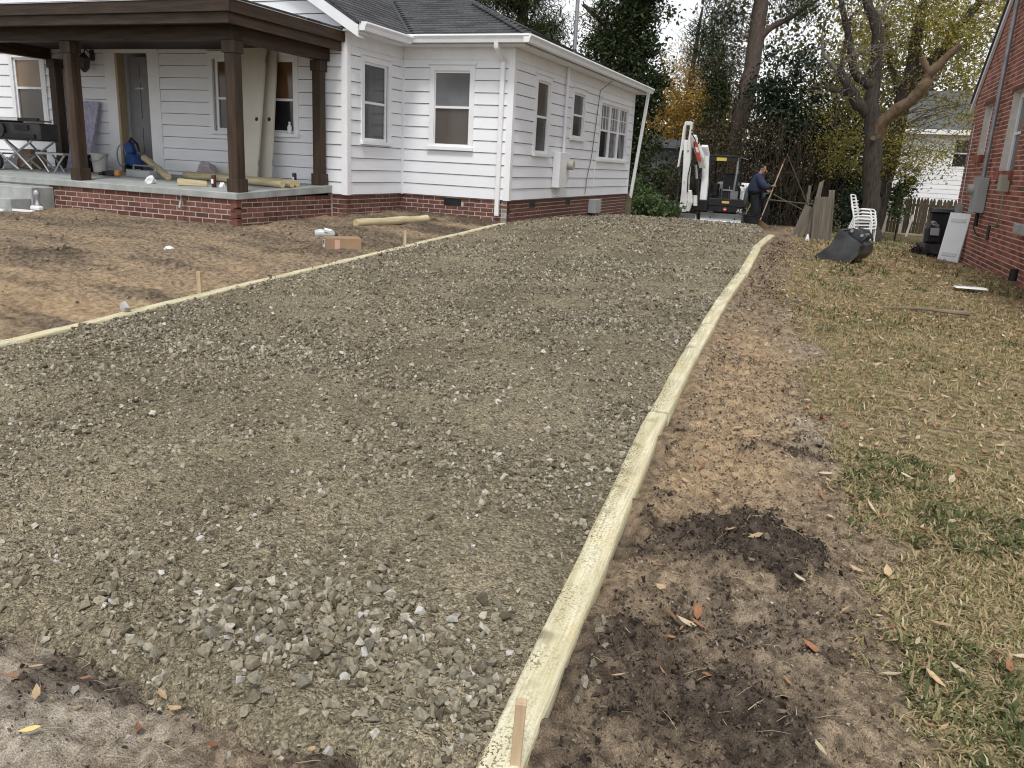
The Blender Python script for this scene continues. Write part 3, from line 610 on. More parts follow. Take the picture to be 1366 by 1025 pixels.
def window(wall, u0, u1, z0, z1, panes, cas=.085, mid=None, sill=True, name='window', muntin=False, mm=None):
    """casing outer u0..u1 z0..z1; panes = [(ua, ub, upper material, lower material)] in u"""
    mb = MB(); wall.box(mb, u0, u1, .0, .04, z1 - cas, z1); wall.box(mb, u0, u0 + cas, .0, .04, z0 + .05, z1 - cas); wall.box(mb, u1 - cas, u1, .0, .04, z0 + .05, z1 - cas)
    for (a, b, _, _), (a2, b2, _, _) in zip(panes, panes[1:]): wall.box(mb, b + .04, a2 - .04, .0, .036, z0 + .05, z1 - cas)
    w_ = HB(mb, name, TRIM)
    HB(wall.box(MB(), u0 - .02, u1 + .02, .0, .065, z1 + .001, z1 + .028), 'drip_cap', TRIM, w_)
    HB(wall.box(MB(), u0 - .015, u1 + .015, .0, .075, z0, z0 + .049), 'sill', TRIM, w_)
    zb, zt = z0 + .05, z1 - cas; zm = mid or (zb + zt) / 2
    for a, b, mu, ml in panes:
        a0, b0 = a - .04, b + .04
        mb = MB(); wall.box(mb, a0, a, -.03, .012, zb, zt); wall.box(mb, b, b0, -.03, .012, zb, zt); wall.box(mb, a, b, -.03, .012, zt - .035, zt); wall.box(mb, a, b, -.03, .012, zb, zb + .045); wall.box(mb, a, b, -.03, .016, zm - .018, zm + .018)
        if muntin:
            for q in (1, 2): uq = a + (b - a) * q / 3; wall.box(mb, uq - .008, uq + .008, -.03, .004, zm + .018, zt - .035)
            zq = (zm + zt) / 2; wall.box(mb, a, b, -.03, .004, zq - .008, zq + .008)
        HB(mb, 'sash', TRIM, w_)
        HB(wall.box(MB(), a, b, -.028, -.006, zm + .018, zt - .035), 'glass_pane', mu, w_)
        HB(wall.box(MB(), a, b, -.028, -.012, zb + .045, zm - .018), 'glass_pane', ml, w_)
    return w_
# openings: casing-inner rectangles where planks stop
w3 = (-6.571, -5.774, 1.64, 2.942); w2 = (11.2, 12.09, 1.654, 2.935)
siding(W3, SX + .05, HX - .07, SILL, 3.02, [(w3[0] + .04, w3[1] - .04, w3[2] + .02, w3[3] - .03)])
siding(W2, PY + .07, FY - .05, SILL, 3.02, [(w2[0] + .04, w2[1] - .04, w2[2] + .02, w2[3] - .03)])
w4 = [(13.446, 14.224, 1.62, 2.934), (15.40, 16.25, 1.96, 2.912), (17.28, 19.64, 1.61, 2.877)]
siding(W4, FY + .07, BY - .07, SILL, 3.02, [(a + .04, b - .04, c + .02, d - .03) for a, b, c, d in w4])
w1 = [(-13.99, -13.13, 1.62, 2.91), (-11.75, -10.6, .9, 3.0), (-9.61, -7.92, 1.70, 2.90)]
siding(W1, WL, SX - .07, SILL, 6.2, [(w1[0][0] + .04, w1[0][1] - .04, w1[0][2] + .02, w1[0][3] - .03), (w1[1][0] + .04, w1[1][1] - .04, .9, 2.95), (w1[2][0] + .04, w1[2][1] - .04, w1[2][2] + .02, w1[2][3] - .03)], gable_top)
window(W3, *w3, [(-6.477, -5.83, P_GREY, P_BROWN)], mid=2.303); window(W2, *w2, [(11.3, 11.93, P_GREY2, P_GREY2)], mid=2.27)
window(W4, *w4[0], [(13.55, 14.12, P_BROWN, P_DARK)], mid=2.27); window(W4, *w4[1], [(15.5, 16.15, P_GREY2, P_DARK)], mid=2.43)
window(W4, *w4[2], [(17.4, 18.06, P_CURT, P_DARK), (18.16, 18.78, P_CURT, P_CURT), (18.88, 19.54, P_CURT, P_DARK)], mid=2.25, muntin=True)
window(W1, *w1[0], [(-13.86, -13.28, P_TAN, P_BROWN)], mid=2.33); window(W1, *w1[2], [(-9.44, -8.82, P_ORANGE, P_BROWN), (-8.66, -8.03, P_ORANGE, P_DARK)], mid=2.24)
# corner boards and frieze
def board(wall, u0, u1, z0, z1, d=.034, name='corner_board', d0=0.): return HB(wall.box(MB(), u0, u1, d0, d, z0, z1), name, TRIM)
board(W3, HX - .07, HX + .034, SILL - .01, 3.05); board(W4, FY, FY + .07, SILL - .01, 3.05); board(W3, SX, SX + .05, SILL - .01, 3.05); board(W2, FY - .05, FY - .035, SILL - .01, 3.05, .03)
board(W1, SX - .07, SX + .034, SILL - .01, 3.05); board(W2, PY, PY + .07, SILL - .01, 3.05); board(W4, BY - .07, BY, SILL - .01, 3.05)
for wl, a, b in ((W3, SX + .031, HX + .03), (W2, PY - .03, FY), (W4, FY, BY)): board(wl, a, b, 3.02, 3.2, .03, 'frieze_board')
# doorway with an inner door standing in it
fr = MB()
W1.box(fr, -11.75, -11.5, 0, .04, 1.03, 3.0); W1.box(fr, -10.83, -10.6, 0, .04, 1.03, 3.0); W1.box(fr, -11.5, -10.83, 0, .04, 2.9, 3.0)
fr_o = HB(fr, 'door_frame', TRIM)
HB(W1.box(W1.box(MB(), -11.52, -11.47, -.11, .043, 1.03, 2.899), -10.86, -10.81, -.11, -.002, 1.03, 2.899), 'door_jamb', mat('raw_door_jamb', (.33, .25, .16), (.46, .36, .25), rough=.8, scale=4, stretch=(8, 8, 1)), fr_o)
HB(W1.box(MB(), -11.5, -10.83, -.3, .02, .98, 1.028), 'threshold', CONC, fr_o)
IN = mat('interior_wall', (.14, .1, .07), (.2, .15, .11)); HB(W1.box(W1.box(MB(), -11.495, -10.835, -1.19, -1.15, 1.03, 3.1), -11.495, -10.835, -1.15, -.4, .96, 1.0), 'hall_interior', IN, fr_o)
dm = mat('grey_inner_door', (.2, .2, .21), (.25, .25, .265), rough=.5); dr = HB(W1.box(MB(), -11.44, -10.9, -.2, -.16, 1.04, 2.86), 'inner_door', dm)
for za, zb in ((1.15, 1.75), (1.9, 2.45), (2.55, 2.76)):
    for ua in (-11.36, -11.14): HB(W1.box(MB(), ua, ua + .16, -.159, -.148, za, zb), 'door_panel', dm, dr)
HB(W1.box(MB(), -11.3, -11.12, -.15, -.142, 2.36, 2.385), 'door_slot', GREYM, dr)

# foundation bricks
SFY, SRX = 8.67, -7.331
BM = MB(); q = .004
bl, bd, bh = .203, .09, .057
BM.hexa([(q, 0, q), (bl - q, 0, q), (bl - q, bd, q), (q, bd, q), (q, 0, bh - q), (bl - q, 0, bh - q), (bl - q, bd, bh - q), (q, bd, bh - q)])
BRM = MB(); BRM.poly([(0, .006, 0), (bl, .006, 0), (bl, .006, bh), (0, .006, bh), (q, 0, q), (bl - q, 0, q), (bl - q, 0, bh - q), (q, 0, bh - q), (0, bd, 0), (bl, bd, 0), (bl, bd, bh), (0, bd, bh)],
    [(4, 5, 6, 7), (0, 1, 5, 4), (1, 2, 6, 5), (2, 3, 7, 6), (3, 0, 4, 7), (0, 8, 9, 1), (1, 9, 10, 2), (2, 10, 11, 3), (3, 11, 8, 0)])
brick_me = BRM.mesh('brick_full'); brick_me.materials.append(BRICK)
bricks = []     # (distance, matrix, xscale)
def brick_wall(wall, u0, u1, z0, z1, holes=(), d=.0):
    rows = int(math.ceil((z1 - z0) / .067))
    for r in range(rows):
        z = z1 - (r + 1) * .067; u = u0 - (.1065 if r % 2 else 0)
        while u < u1 - .02:
            a, b = max(u, u0), min(u + .203, u1)
            parts = [(a, b)]
            for h in holes:
                if z + .03 < h[3] and z + .04 > h[2]: parts = [q_ for p0, p1 in parts for q_ in ((p0, min(p1, h[0])), (max(p0, h[1]), p1)) if q_[1] - q_[0] > .03]
            for a, b in parts:
                if b - a < .04: continue
                p = wall.p(a, d, z + .005); R = Matrix((wall.u, -wall.n, Vector((0, 0, 1)))).transposed().to_4x4()
                M_ = Matrix.Translation(p) @ R @ Matrix.Translation((0, -.0 + rnd.uniform(-.002, .002), 0)) @ Matrix.Diagonal(((b - a) / .203, 1, 1, 1))
                bricks.append(((p - cam.location).length, M_))
            u += .213
vents = {'W3': [(-6.28, -5.96, .75, .88)], 'W4': [(13.5, 13.8, .755, .885), (15.48, 15.78, .755, .885)]}
fw = MB()
W3.box(fw, SX - .1, HX - .005, -.1, -.005, .2, SILL - .01); W4.box(fw, FY, BY, -.1, -.005, .1, SILL - .01); W2.box(fw, PY + .12, FY, -.1, -.005, .2, SILL - .01); W1.box(fw, SRX - .1, SX - .005, -.1, -.005, .2, SILL - .01)
found = HB(fw, 'foundation_wall', MORTAR)
brick_wall(W3, SX, HX, .42, SILL - .012, vents['W3']); brick_wall(W4, FY, BY, .25, SILL - .012, vents['W4']); brick_wall(W2, PY, FY, .42, SILL - .012); brick_wall(W1, SRX - .02, SX, .42, SILL - .012)
for wl, k in ((W3, 'W3'), (W4, 'W4')):
    for a, b, c, d in vents[k]: HB(wl.box(MB(), a, b, -.06, -.003, c, d), 'foundation_vent', BLACK)
# porch base
def pz(y): return .94 + (y - SFY) * .04
PW = Wall((0, SFY + .035), (1, 0), (0, -1)); PR = Wall((SRX - .03, 0), (0, 1), (1, 0))
pb = MB(); PW.box(pb, -14.2, SRX - .035, -.1, -.005, .2, .855); PR.box(pb, SFY + .04, PY - .02, -.1, -.005, .2, .87); base = HB(pb, 'porch_base', MORTAR)
brick_wall(PW, -10.7, SRX - .03, .42, .855); brick_wall(PR, SFY + .035, PY - .02, .42, .88)
bricks.sort(key=lambda b: b[0])
hinv = Matrix.Translation(-house.location)
for dist, M_ in bricks[:300]: inst('brick', brick_me, base if (M_.translation.y < PY - .01 and M_.translation.x < SRX + .02) else found, hinv @ M_)
mb = MB()
for dist, M_ in bricks[300:]: mb.poly([M_ @ Vector(v) for v in BRM.v], BRM.f)
if mb.v: o = HB(mb, 'far_brickwork', BRICK, found); o['kind'] = 'stuff'
sl_ = MB().hexa([(-14.4, SFY, .852), (SRX, SFY, .852), (SRX, PY - .006, .915), (-14.4, PY - .006, .915), (-14.4, SFY, pz(SFY)), (SRX, SFY, pz(SFY)), (SRX, PY - .006, pz(PY)), (-14.4, PY - .006, pz(PY))])
HB(sl_, 'porch_slab', CONC, bevel=.008)
HB(MB().box(-13.6, -10.6, 8.34, 8.70, .4, .83), 'porch_step', CONC, bevel=.01); HB(MB().box(-13.6, -10.62, 8.02, 8.338, .4, .68), 'porch_step', CONC, bevel=.01)
# posts
def post(x, y, zt, s=.15):
    z0 = pz(y); o = HB(MB().box(x - s / 2, x + s / 2, y - s / 2, y + s / 2, z0, zt), 'porch_post', DARKWOOD, bevel=.006); k = s / 2 + .02
    HB(MB().box(x - k, x + k, y - k, y + k, z0 + .002, z0 + .17), 'post_base', DARKWOOD, o, bevel=.004); HB(MB().box(x - k, x + k, y - k, y + k, zt - .15, zt - .002), 'post_cap', DARKWOOD, o, bevel=.004)
post(-7.43, 8.82, 2.79); post(-10.22, 8.85, 2.79); post(-13.1, 8.85, 2.79); post(-7.47, 10.70, 2.79, .14); post(-12.74, 10.70, 2.79, .15)
# porch roof frame
RX = -7.1; FYR = 8.39; LX = -13.5
def beam(name, x0, x1, y0, y1, z0, z1, along='x', parent=None): return HB(MB().box(x0, x1, y0, y1, z0, z1), name, DARKBEAM if along == 'x' else mat('dark_stained_side_beam', (.03, .017, .011), (.085, .05, .03), rough=.6, scale=3.5, stretch=(2, .6, 6), bump=.25, bscale=12, rndv=.12), bevel=.004, parent=parent)
beam('porch_beam', LX + .3, -7.35, 8.74, 8.9, 2.79, 2.955); beam('porch_beam', -7.51, -7.352, 8.902, PY - .03, 2.79, 2.955, 'y'); beam('porch_beam', -13.1, -12.95, 8.902, PY - .03, 2.79, 2.955, 'y')
beam('fascia_board', LX, RX - .05, FYR + .04, FYR + .08, 2.93, 3.062); beam('fascia_board', LX, RX, FYR, FYR + .038, 3.052, 3.19)
beam('fascia_board', RX - .09, RX - .05, FYR + .082, PY - .03, 2.93, 3.062, 'y'); beam('fascia_board', RX - .038, RX, FYR + .04, PY - .03, 3.052, 3.19, 'y')
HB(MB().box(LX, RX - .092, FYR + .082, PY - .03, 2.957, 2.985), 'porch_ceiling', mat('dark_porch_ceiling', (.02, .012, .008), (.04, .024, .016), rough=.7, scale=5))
HB(MB().box(LX, RX + .012, FYR - .012, FYR + .05, 3.192, 3.2).box(RX - .05, RX + .012, FYR + .052, PY - .04, 3.192, 3.2), 'drip_edge', METALW)
ps = .14
pr = MB().poly([(LX, FYR - .02, 3.203), (RX + .02, FYR - .02, 3.203), (RX - 1.6, PY - .04, 3.203 + ps * 1.6 + .06), (LX, PY - .04, 3.203 + ps * 2.4), (RX + .02, PY - .04, 3.203)], [(0, 1, 2, 3), (1, 4, 2)])
HB(pr, 'porch_roof', DECK)
shm = MB().hexa([(0, 0, 0), (.3, 0, 0), (.3, .16, .0), (0, .16, .0), (0, 0, .02), (.3, 0, .02), (.3, .16, .004), (0, .16, .004)]); sh_me = shm.mesh('shingle_tab'); sh_me.materials.append(SHING)
shl = MB().hexa([(0, 0, 0), (1.2, 0, 0), (1.2, .16, .0), (0, .16, .0), (0, 0, .02), (1.2, 0, .02), (1.2, .16, .004), (0, .16, .004)]); shl_me = shl.mesh('shingle_strip'); shl_me.materials.append(SHING)
proof = bpy.data.objects['porch_roof']
y = FYR
while y < PY - .3:
    inst('shingle', sh_me, proof, hinv @ Matrix.Translation((RX + .028 + rnd.uniform(-.012, .008), y, 3.204)) @ Matrix.Rotation(PI / 2, 4, 'Z') @ Matrix.Rotation(.14 + rnd.uniform(-.03, .05), 4, 'X')); y += .302
# main roof planes
HK = .45; RZ = 3.335; EX, EY = HX + .3, FY - .3
RM = (BY + .2 + EY) / 2; ridge_z = RZ + HK * (RM - EY); hipx = EX - (RM - EY)
GE = SX + .3; GZ = 3.3; gridge = GZ + GK * (GE - GPX)
rf = MB()
th = .035
def slab(pts):
    n_ = (Vector(pts[1]) - Vector(pts[0])).cross(Vector(pts[2]) - Vector(pts[0])).normalized()
    if n_.z < 0: n_ = -n_
    rf.prism(pts, -n_ * th)
vy = lambda x: EY + (GZ - RZ + GK * (GE - x)) / HK              # valley y for gable plane at x
slab([(EX, EY, RZ), (hipx, RM, ridge_z), (WL, RM, ridge_z), (WL, EY, RZ)])
slab([(EX, EY, RZ), (EX, BY + .2, RZ), (hipx, RM, ridge_z)])
slab([(EX, BY + .2, RZ), (WL, BY + .2, RZ), (WL, RM, ridge_z), (hipx, RM, ridge_z)])
slab([(GE, PY - .17, GZ), (GE, EY + .1, GZ), (GPX, vy(GPX), gridge), (GPX, PY - .17, gridge)])
slab([(2 * GPX - GE, PY - .17, GZ), (GPX, PY - .17, gridge), (GPX, vy(GPX), gridge), (2 * GPX - GE, EY + .1, GZ)])
roof = HB(rf, 'roof', DECK)
def shingles(o_, e1, e2, n_rows, rng, me, ln):
    e1, e2 = Vector(e1).normalized(), Vector(e2).normalized(); nn = e1.cross(e2); nn = nn if nn.z > 0 else -nn
    R = Matrix((e1, e2, nn)).transposed().to_4x4()
    for r in range(n_rows):
        a, b = rng(r * .13); u = a - rnd.random() * ln * .5
        while u < b - .04:
            q0, q1 = max(u, a), min(u + ln, b)
            if q1 - q0 > .05:
                p = Vector(o_) + e1 * q0 + e2 * (r * .13) + nn * .002; inst('shingle', me, roof, hinv @ Matrix.Translation(p) @ R @ Matrix.Rotation(.05, 4, 'X') @ Matrix.Diagonal(((q1 - q0) / ln * .985, 1, 1, 1)))
            u += ln
c_ = 1 / math.hypot(1, HK); cg = 1 / math.hypot(1, GK)
# front slope between valley and hip (u measured along +x from the inner corner)
vx0 = GE + .02
shingles((vx0, EY - .03, RZ - .013), (1, 0, 0), (0, 1, HK), 17, lambda s: (-(s * c_ * HK / GK) + .03, EX - vx0 - s * c_ + .05), sh_me, .3)
shingles((EX + .03, EY, RZ - .013), (0, 1, 0), (-1, 0, HK), 14, lambda s: (s * c_ - .05, BY + .2 - EY - s * c_), shl_me, 1.2)
shingles((GE + .03, PY - .17, GZ - .017), (0, 1, 0), (-1, 0, GK), 13, lambda s: (0.0, EY - PY + .17 + s * cg * GK / HK + .0), sh_me, .3)
for k in range(20):
    s = k * .14 / math.sqrt(2 + HK * HK); p = Vector((EX - s, EY + s, RZ + HK * s + .016)); d = Vector((-1, 1, HK)).normalized(); side = Vector((1, 1, 0)).normalized(); up = d.cross(side); up = up if up.z > 0 else -up
    a = p; mb = MB(); l_ = .2
    P_ = [a + side * .12 - up * .035, a + up * .012, a - side * .12 - up * .035]; Q_ = [v + d * l_ - up * .012 for v in P_]
    mb.poly(P_ + Q_ + [v - up * .008 for v in P_ + Q_], [(0, 1, 4, 3), (1, 2, 5, 4), (6, 9, 10, 7), (7, 10, 11, 8), (0, 6, 7, 1), (1, 7, 8, 2), (3, 4, 10, 9), (4, 5, 11, 10), (0, 3, 9, 6), (2, 8, 11, 5)]); HB(mb, 'hip_cap', SHING, roof)
# rake trim of the gable, soffits, gutters
rk = MB(); y = PY - .17
for sx in (1, -1):
    e = GE if sx > 0 else 2 * GPX - GE
    rk.hexa([(e, y, GZ - .2), (GPX, y, gridge - .2), (GPX, y + .03, gridge - .2), (e, y + .03, GZ - .2), (e, y, GZ - .036), (GPX, y, gridge - .036), (GPX, y + .03, gridge - .036), (e, y + .03, GZ - .036)])
    rk.hexa([(e, y + .031, GZ - .2), (GPX, y + .031, gridge - .2), (GPX, PY, gridge - .2), (e, PY, GZ - .2), (e, y + .031, GZ - .18), (GPX, y + .031, gridge - .18), (GPX, PY, gridge - .18), (e, PY, GZ - .18)])
HB(rk, 'rake_board', TRIM)
so = MB(); so.box(SX + .031, EX - .02, EY + .02, FY - .031, 3.2, 3.225); so.box(HX + .031, EX - .02, EY + .3, BY + .18, 3.201, 3.226); so.box(SX + .031, GE - .02, PY - .14, FY - .3, 3.19, 3.215); HB(so, 'soffit', TRIM)
GP = [(0, 0), (0, .115), (.118, .115), (.124, .092), (.098, .05), (.086, 0)]
def gutter(a, b, n_, z):
    a, b, n_ = Vector(a), Vector(b), Vector(n_); HB(MB().prism([a + n_ * x + Vector((0, 0, z + h)) for x, h in GP], b - a), 'gutter', METALW)
gutter((GE - .03, EY - .01, 0), (EX + .1, EY - .01, 0), (0, -1, 0), 3.225); gutter((EX + .01, EY - .125, 0), (EX + .01, BY + .2, 0), (1, 0, 0), 3.224); gutter((GE + .01, PY - .15, 0), (GE + .01, EY - .14, 0), (1, 0, 0), 3.19)
def spout(pts, wd=.07):
    mb = MB(); V_ = [Vector(p) for p in pts]
    for a, b in zip(V_, V_[1:]): d = (b - a).normalized() * .012; mb.bar(a - d, b + d, wd, wd * .8, up=(0, 1, 0) if abs((b - a).normalized().y) < .9 else (0, 0, 1))
    return HB(mb, 'downspout', METALW, bevel=.006)
sp = spout([(-5.285, EY - .07, 3.225), (-5.285, EY - .06, 3.16), (-5.29, FY - .06, 3.0), (-5.29, FY - .065, .66)])
spout([(EX + .06, BY - .15, 3.222), (EX + .05, BY - .1, 3.1), (-5.04, BY + .06, .82)])
HB(MB().box(HX - .06, HX + .1, BY + .03, BY + .2, .2, .92), 'corner_pier', mat('weathered_pier', (.12, .11, .07), (.2, .185, .12), rough=.9, scale=6))
# fittings on the side wall
me_ = HB(W4.box(MB(), 14.5, 14.9, .03, .17, 1.09, 1.72), 'meter_panel', METALW, bevel=.008); HB(W4.box(MB(), 14.902, 15.16, .03, .13, 1.2, 1.71), 'meter_base', METALW, me_, bevel=.006)
HB(MB().cyl(W4.p(15.03, .13, 1.5), W4.p(15.03, .26, 1.5), .085, 16), 'meter_dial', mat('meter_glass', (.36, .34, .3), (.5, .47, .42), rough=.2), me_, smooth=True)
HB(MB().tube([W4.p(14.82, .06, 1.1), W4.p(14.84, .06, .99), W4.p(14.75, .06, .95), W4.p(14.6, .05, .93)], .016), 'service_pipe', METALW, me_, smooth=True)
HB(MB().cyl(W4.p(14.95, .07, 1.7), W4.p(14.95, .07, 3.2), .03), 'conduit', METALW, smooth=True)
mast = HB(MB().cyl((HX + .13, 15.02, 3.36), (HX + .13, 15.02, 5.4), .034), 'service_mast', GALV, smooth=True); HB(MB().lathe((HX + .13, 15.02, 3.37), [(.11, 0), (.1, .03), (.045, .1), (.04, .14)]), 'mast_boot', BLACK, mast, smooth=True)
HB(W4.box(MB(), 16.98, 17.42, .0, .16, .545, .83), 'disconnect_box', GREYBOX, bevel=.008); HB(W4.box(MB(), 17.0, 17.2, .0, .1, .46, .543), 'box_conduit', BLACK)
HB(MB().tube([W4.p(17.22, .25, 3.2), W4.p(17.1, .05, 3.0), W4.p(17.0, .04, 2.4), W4.p(16.85, .04, 1.7), W4.p(16.6, .045, 1.25), W4.p(16.55, .05, 1.0), W4.p(16.5, .06, .95)], .008, 5), 'cable', mat('grey_cable', (.1, .1, .1), (.16, .16, .16)), smooth=True)
HB(MB().tube([W4.p(17.18, .045, 1.95), W4.p(17.1, .045, 1.3), W4.p(17.1, .045, .93)], .006, 5), 'cable', METALW, smooth=True)
# porch lantern and hose tap
ln_ = HB(MB().tube([(-12.02, PY - .03, 2.88), (-12.02, PY - .16, 2.94), (-12.02, PY - .2, 2.86)], .012, 6).box(-12.07, -11.97, PY - .035, PY - .002, 2.78, 2.95), 'porch_lantern', BLACKM)
HB(MB().lathe((-12.02, PY - .2, 2.58), [(.02, 0), (.05, .03), (.08, .07), (.095, .22), (.05, .27), (.02, .3)], 8), 'lantern_body', BLACKM, ln_)
HB(MB().cyl((-8.2, SFY + .03, .8), (-8.2, SFY - .07, .79), .014).cyl((-8.2, SFY - .05, .8), (-8.2, SFY - .08, .7), .018).cyl((-8.2, SFY - .045, .8), (-8.2, SFY - .045, .86), .008).cyl((-8.2, SFY - .045, .86), (-8.2, SFY - .045, .87), .035), 'hose_tap', mat('worn_brass', (.3, .29, .27), (.45, .44, .42), rough=.35, metal=.7), smooth=True)

# ------------------------------------------------------------------ things on the porch and in the yard
def PTS(name, lab, cat, x, y, z=None, rz=0., group=None): return thing(name, lab, cat, (x, y, pz(y) + .002 if z is None else z), rz, group)
# two slab doors leaning against the wall
DOORM = mat('cream_door', (.5, .47, .4), (.62, .59, .52), rough=.55, scale=2, bump=.03)
def slab_door(x, y, rz, tilt, lab):
    t = PTS('slab_door', lab, 'door', x, y, None, rz); R = Euler((-tilt, 0, 0)).to_matrix()
    o = MB().box(-.24, .38, 0, .036, 0, 1.98).build('door_leaf', DOORM, t, bevel=.003); o.rotation_euler = (-tilt, 0, 0)
    k = MB().cyl((.3, -.004, .93), (.3, .02, .93), .03, 14).build('knob_bore', BLACK, t); k.rotation_euler = (-tilt, 0, 0)
    for z in (.25, 1.75): h = MB().box(.3805, .384, .006, .03, z, z + .09).build('hinge_mortise', GREYM, t); h.rotation_euler = (-tilt, 0, 0)
slab_door(-8.77, 10.42, -.1, .14, 'cream slab door with knob hole leaning on the porch wall, front one of two')
slab_door(-8.63, 10.56, -.04, .105, 'cream slab door leaning behind another beside the right porch window')
# lavender insulation board
o = MB().hexa([(-.26, 0, 0), (.24, 0, 0), (.24, .03, 0), (-.26, .03, 0), (-.1, .24, 1.12), (.34, .24, 1.12), (.34, .27, 1.12), (-.1, .27, 1.12)]).build('insulation_board', mat('lavender_foam', (.3, .28, .4), (.46, .44, .56), rough=.9, scale=18, contrast=1.5)); o.location = (-12.2, 10.5, pz(10.5)); label(o, 'speckled lavender foam board leaning behind the left porch post', 'board')
# jug on the window sill
t = PTS('plastic_jug', 'translucent white plastic jug on the right porch window sill', 'jug', -8.07, PY - .055, 1.752)
JUG = mat('milky_plastic', (.68, .7, .74), (.8, .82, .85), rough=.3); MB().lathe((0, 0, 0), [(.03, 0), (.034, .02), (.034, .1), (.014, .135), (.014, .15)], 10).build('jug_body', JUG, t, smooth=True); MB().cyl((0, 0, .15), (0, 0, .17), .016, 10).build('jug_cap', TRIM, t)
# saw on folding stand
t = PTS('mitre_saw', 'black mitre saw bench on a folding silver stand at the left of the porch', 'saw', -12.45, 9.7)
b_ = MB(); b_.cbox((0, 0, .6), (1.3, .34, .26)).build('saw_case', BLACKM, t, bevel=.02)
MB().box(-.62, .55, -.2, -.172, .5, .56).build('case_rim', BLACK, t); MB().cyl((-.2, -.2, .62), (-.2, -.215, .62), .12, 16).build('saw_blade_guard', BLACKM, t); MB().box(.12, .42, -.19, -.172, .62, .7).build('control_panel', BLACK, t)
MB().box(-.72, .25, -.22, -.17, .76, .8).build('fence_rail', TRIM, t); MB().box(.252, .68, -.215, -.175, .755, .805).build('extension_arm', BLACK, t); MB().cyl((.68, -.195, .765), (.95, -.195, .755), .012, 6).build('extension_rod', BLACKM, t); MB().cbox((-.35, 0, .77), (.7, .2, .08)).build('saw_head', BLACKM, t, bevel=.02)
for y in (-.2, .2):
    for a, b in (((-.62, y, .47), (.15, y, .02)), ((.5, y, .47), (-.3, y, .04)), ((-.1, y, .46), (.45, y, .03))): MB().cyl(a, b, .017, 6).build('stand_leg', GREYM, t)
MB().cyl((-.2, -.2, .25), (-.2, .2, .25), .014, 6).cyl((.2, -.2, .24), (.2, .2, .24), .014, 6).build('stand_crossbar', GREYM, t)
for x in (-.28,): MB().cyl((x, -.26, .12), (x, -.21, .12), .12, 16).build('stand_wheel', BLACK, t)
t = PTS('step_stool', 'low silver folding trestle with white top beside the saw stand', 'stool', -11.68, 9.72)
MB().box(-.3, .3, -.16, .16, .27, .3).build('stool_top', GREYM, t)
for s_ in (-1, 1):
    for y in (-.14, .14): MB().tube([(s_ * .3, y, .27), (s_ * .17, y, .14), (s_ * .06, y, .0)], .014, 6).build('stool_leg', GREYM, t)
for (x, y, w_, d_, h_, m, nm, lab, ct) in ((-12.9, 10.2, .4, .3, .3, CARD, 'cardboard_carton', 'brown cardboard carton on the porch under the saw stand', 'box'), (-13.2, 9.9, .4, .26, .17, TRIM, 'white_crate', 'low white crate on the porch floor below the saw stand', 'crate'), (-11.75, 10.3, .3, .3, .26, BLACK, 'black_crate', 'black crate behind the silver trestle on the porch', 'crate')):
    t = PTS(nm, lab, ct, x, y); MB().box(-w_ / 2, w_ / 2, -d_ / 2, d_ / 2, 0, h_).build('box_body', m, t, bevel=.006); MB().box(-w_ / 2 - .006, w_ / 2 + .006, -d_ / 2 - .006, d_ / 2 + .006, h_ - .03, h_ + .004).build('box_rim', m, t)
t = PTS('plaster_bucket', 'pale grey bucket standing behind the trestle by the left porch post', 'bucket', -11.4, 10.25); MB().lathe((0, 0, 0), [(.1, 0), (.125, .28), (.135, .28), (.135, .3), (.115, .3), (.1, .02)], 16).build('bucket_body', mat('dusty_pail', (.4, .39, .37), (.55, .54, .52)), t, smooth=True); MB().tube([(.13, 0, .27), (.1, -.1, .2), (0, -.15, .17), (-.1, -.1, .2), (-.13, 0, .27)], .005, 5).build('bucket_handle', GREYM, t)
# blue hose coil and tool in the doorway
t = PTS('blue_compressor', 'blue tool with coiled hose standing in the open doorway', 'tool', -11.1, 10.66)
BLUE = mat('navy_blue_plastic', (.02, .05, .16), (.035, .09, .26), rough=.4); MB().cbox((.02, 0, .2), (.26, .2, .2), (0, .3, 0)).build('tool_body', BLUE, t, bevel=.03); MB().cbox((-.04, -.02, .38), (.16, .14, .2), (0, -.4, 0)).build('motor_housing', BLUE, t, bevel=.03)
MB().tube([(-.12, 0, .42), (-.02, 0, .54), (.1, 0, .46), (.13, 0, .34)], .022, 7).build('carry_handle', BLACK, t, smooth=True); MB().tube([(-.2 + .1 * math.cos(a), -.05, .26 + .17 * math.sin(a)) for a in np.linspace(0, 12.4, 40)], .012, 5).build('coiled_hose', mat('dusty_hose', (.25, .25, .24), (.38, .38, .36)), t, smooth=True)
for sx in (-.1, .1): MB().box(sx - .015, sx + .015, -.08, .08, 0, .12).build('tool_foot', BLACK, t)
# treated round posts
def post_log(name, a, b, r, lab, cat='post', group=None, world_m=None, n=12):
    a, b = Vector(a), Vector(b); d = b - a; L_ = d.length; pts = [(0, L_ * i / 8, .006 * math.sin(i * 1.7 + a.x)) for i in range(9)]
    t = thing(name, lab, cat, a, math.atan2(-d.x, d.y), group); q = MB().tube(pts, r, n, False).build('post_shaft', LOG, t, smooth=True); q.rotation_euler = (math.asin(d.z / L_), 0, 0)
    for y0 in (-.001, L_ - .004): e_ = MB().cyl((0, y0, 0), (0, y0 + .005, .0), r * .985, n).build('cut_end', mat('sawn_end', (.5, .37, .2), (.66, .52, .32), rough=.8, scale=30), t); e_.rotation_euler = q.rotation_euler
    return t
post_log('round_post', (-9.47, 9.72, pz(9.72) + .055), (-10.7, 10.5, pz(10.5) + .26), .052, 'short round treated post propped over the porch tools, cut end towards the steps')
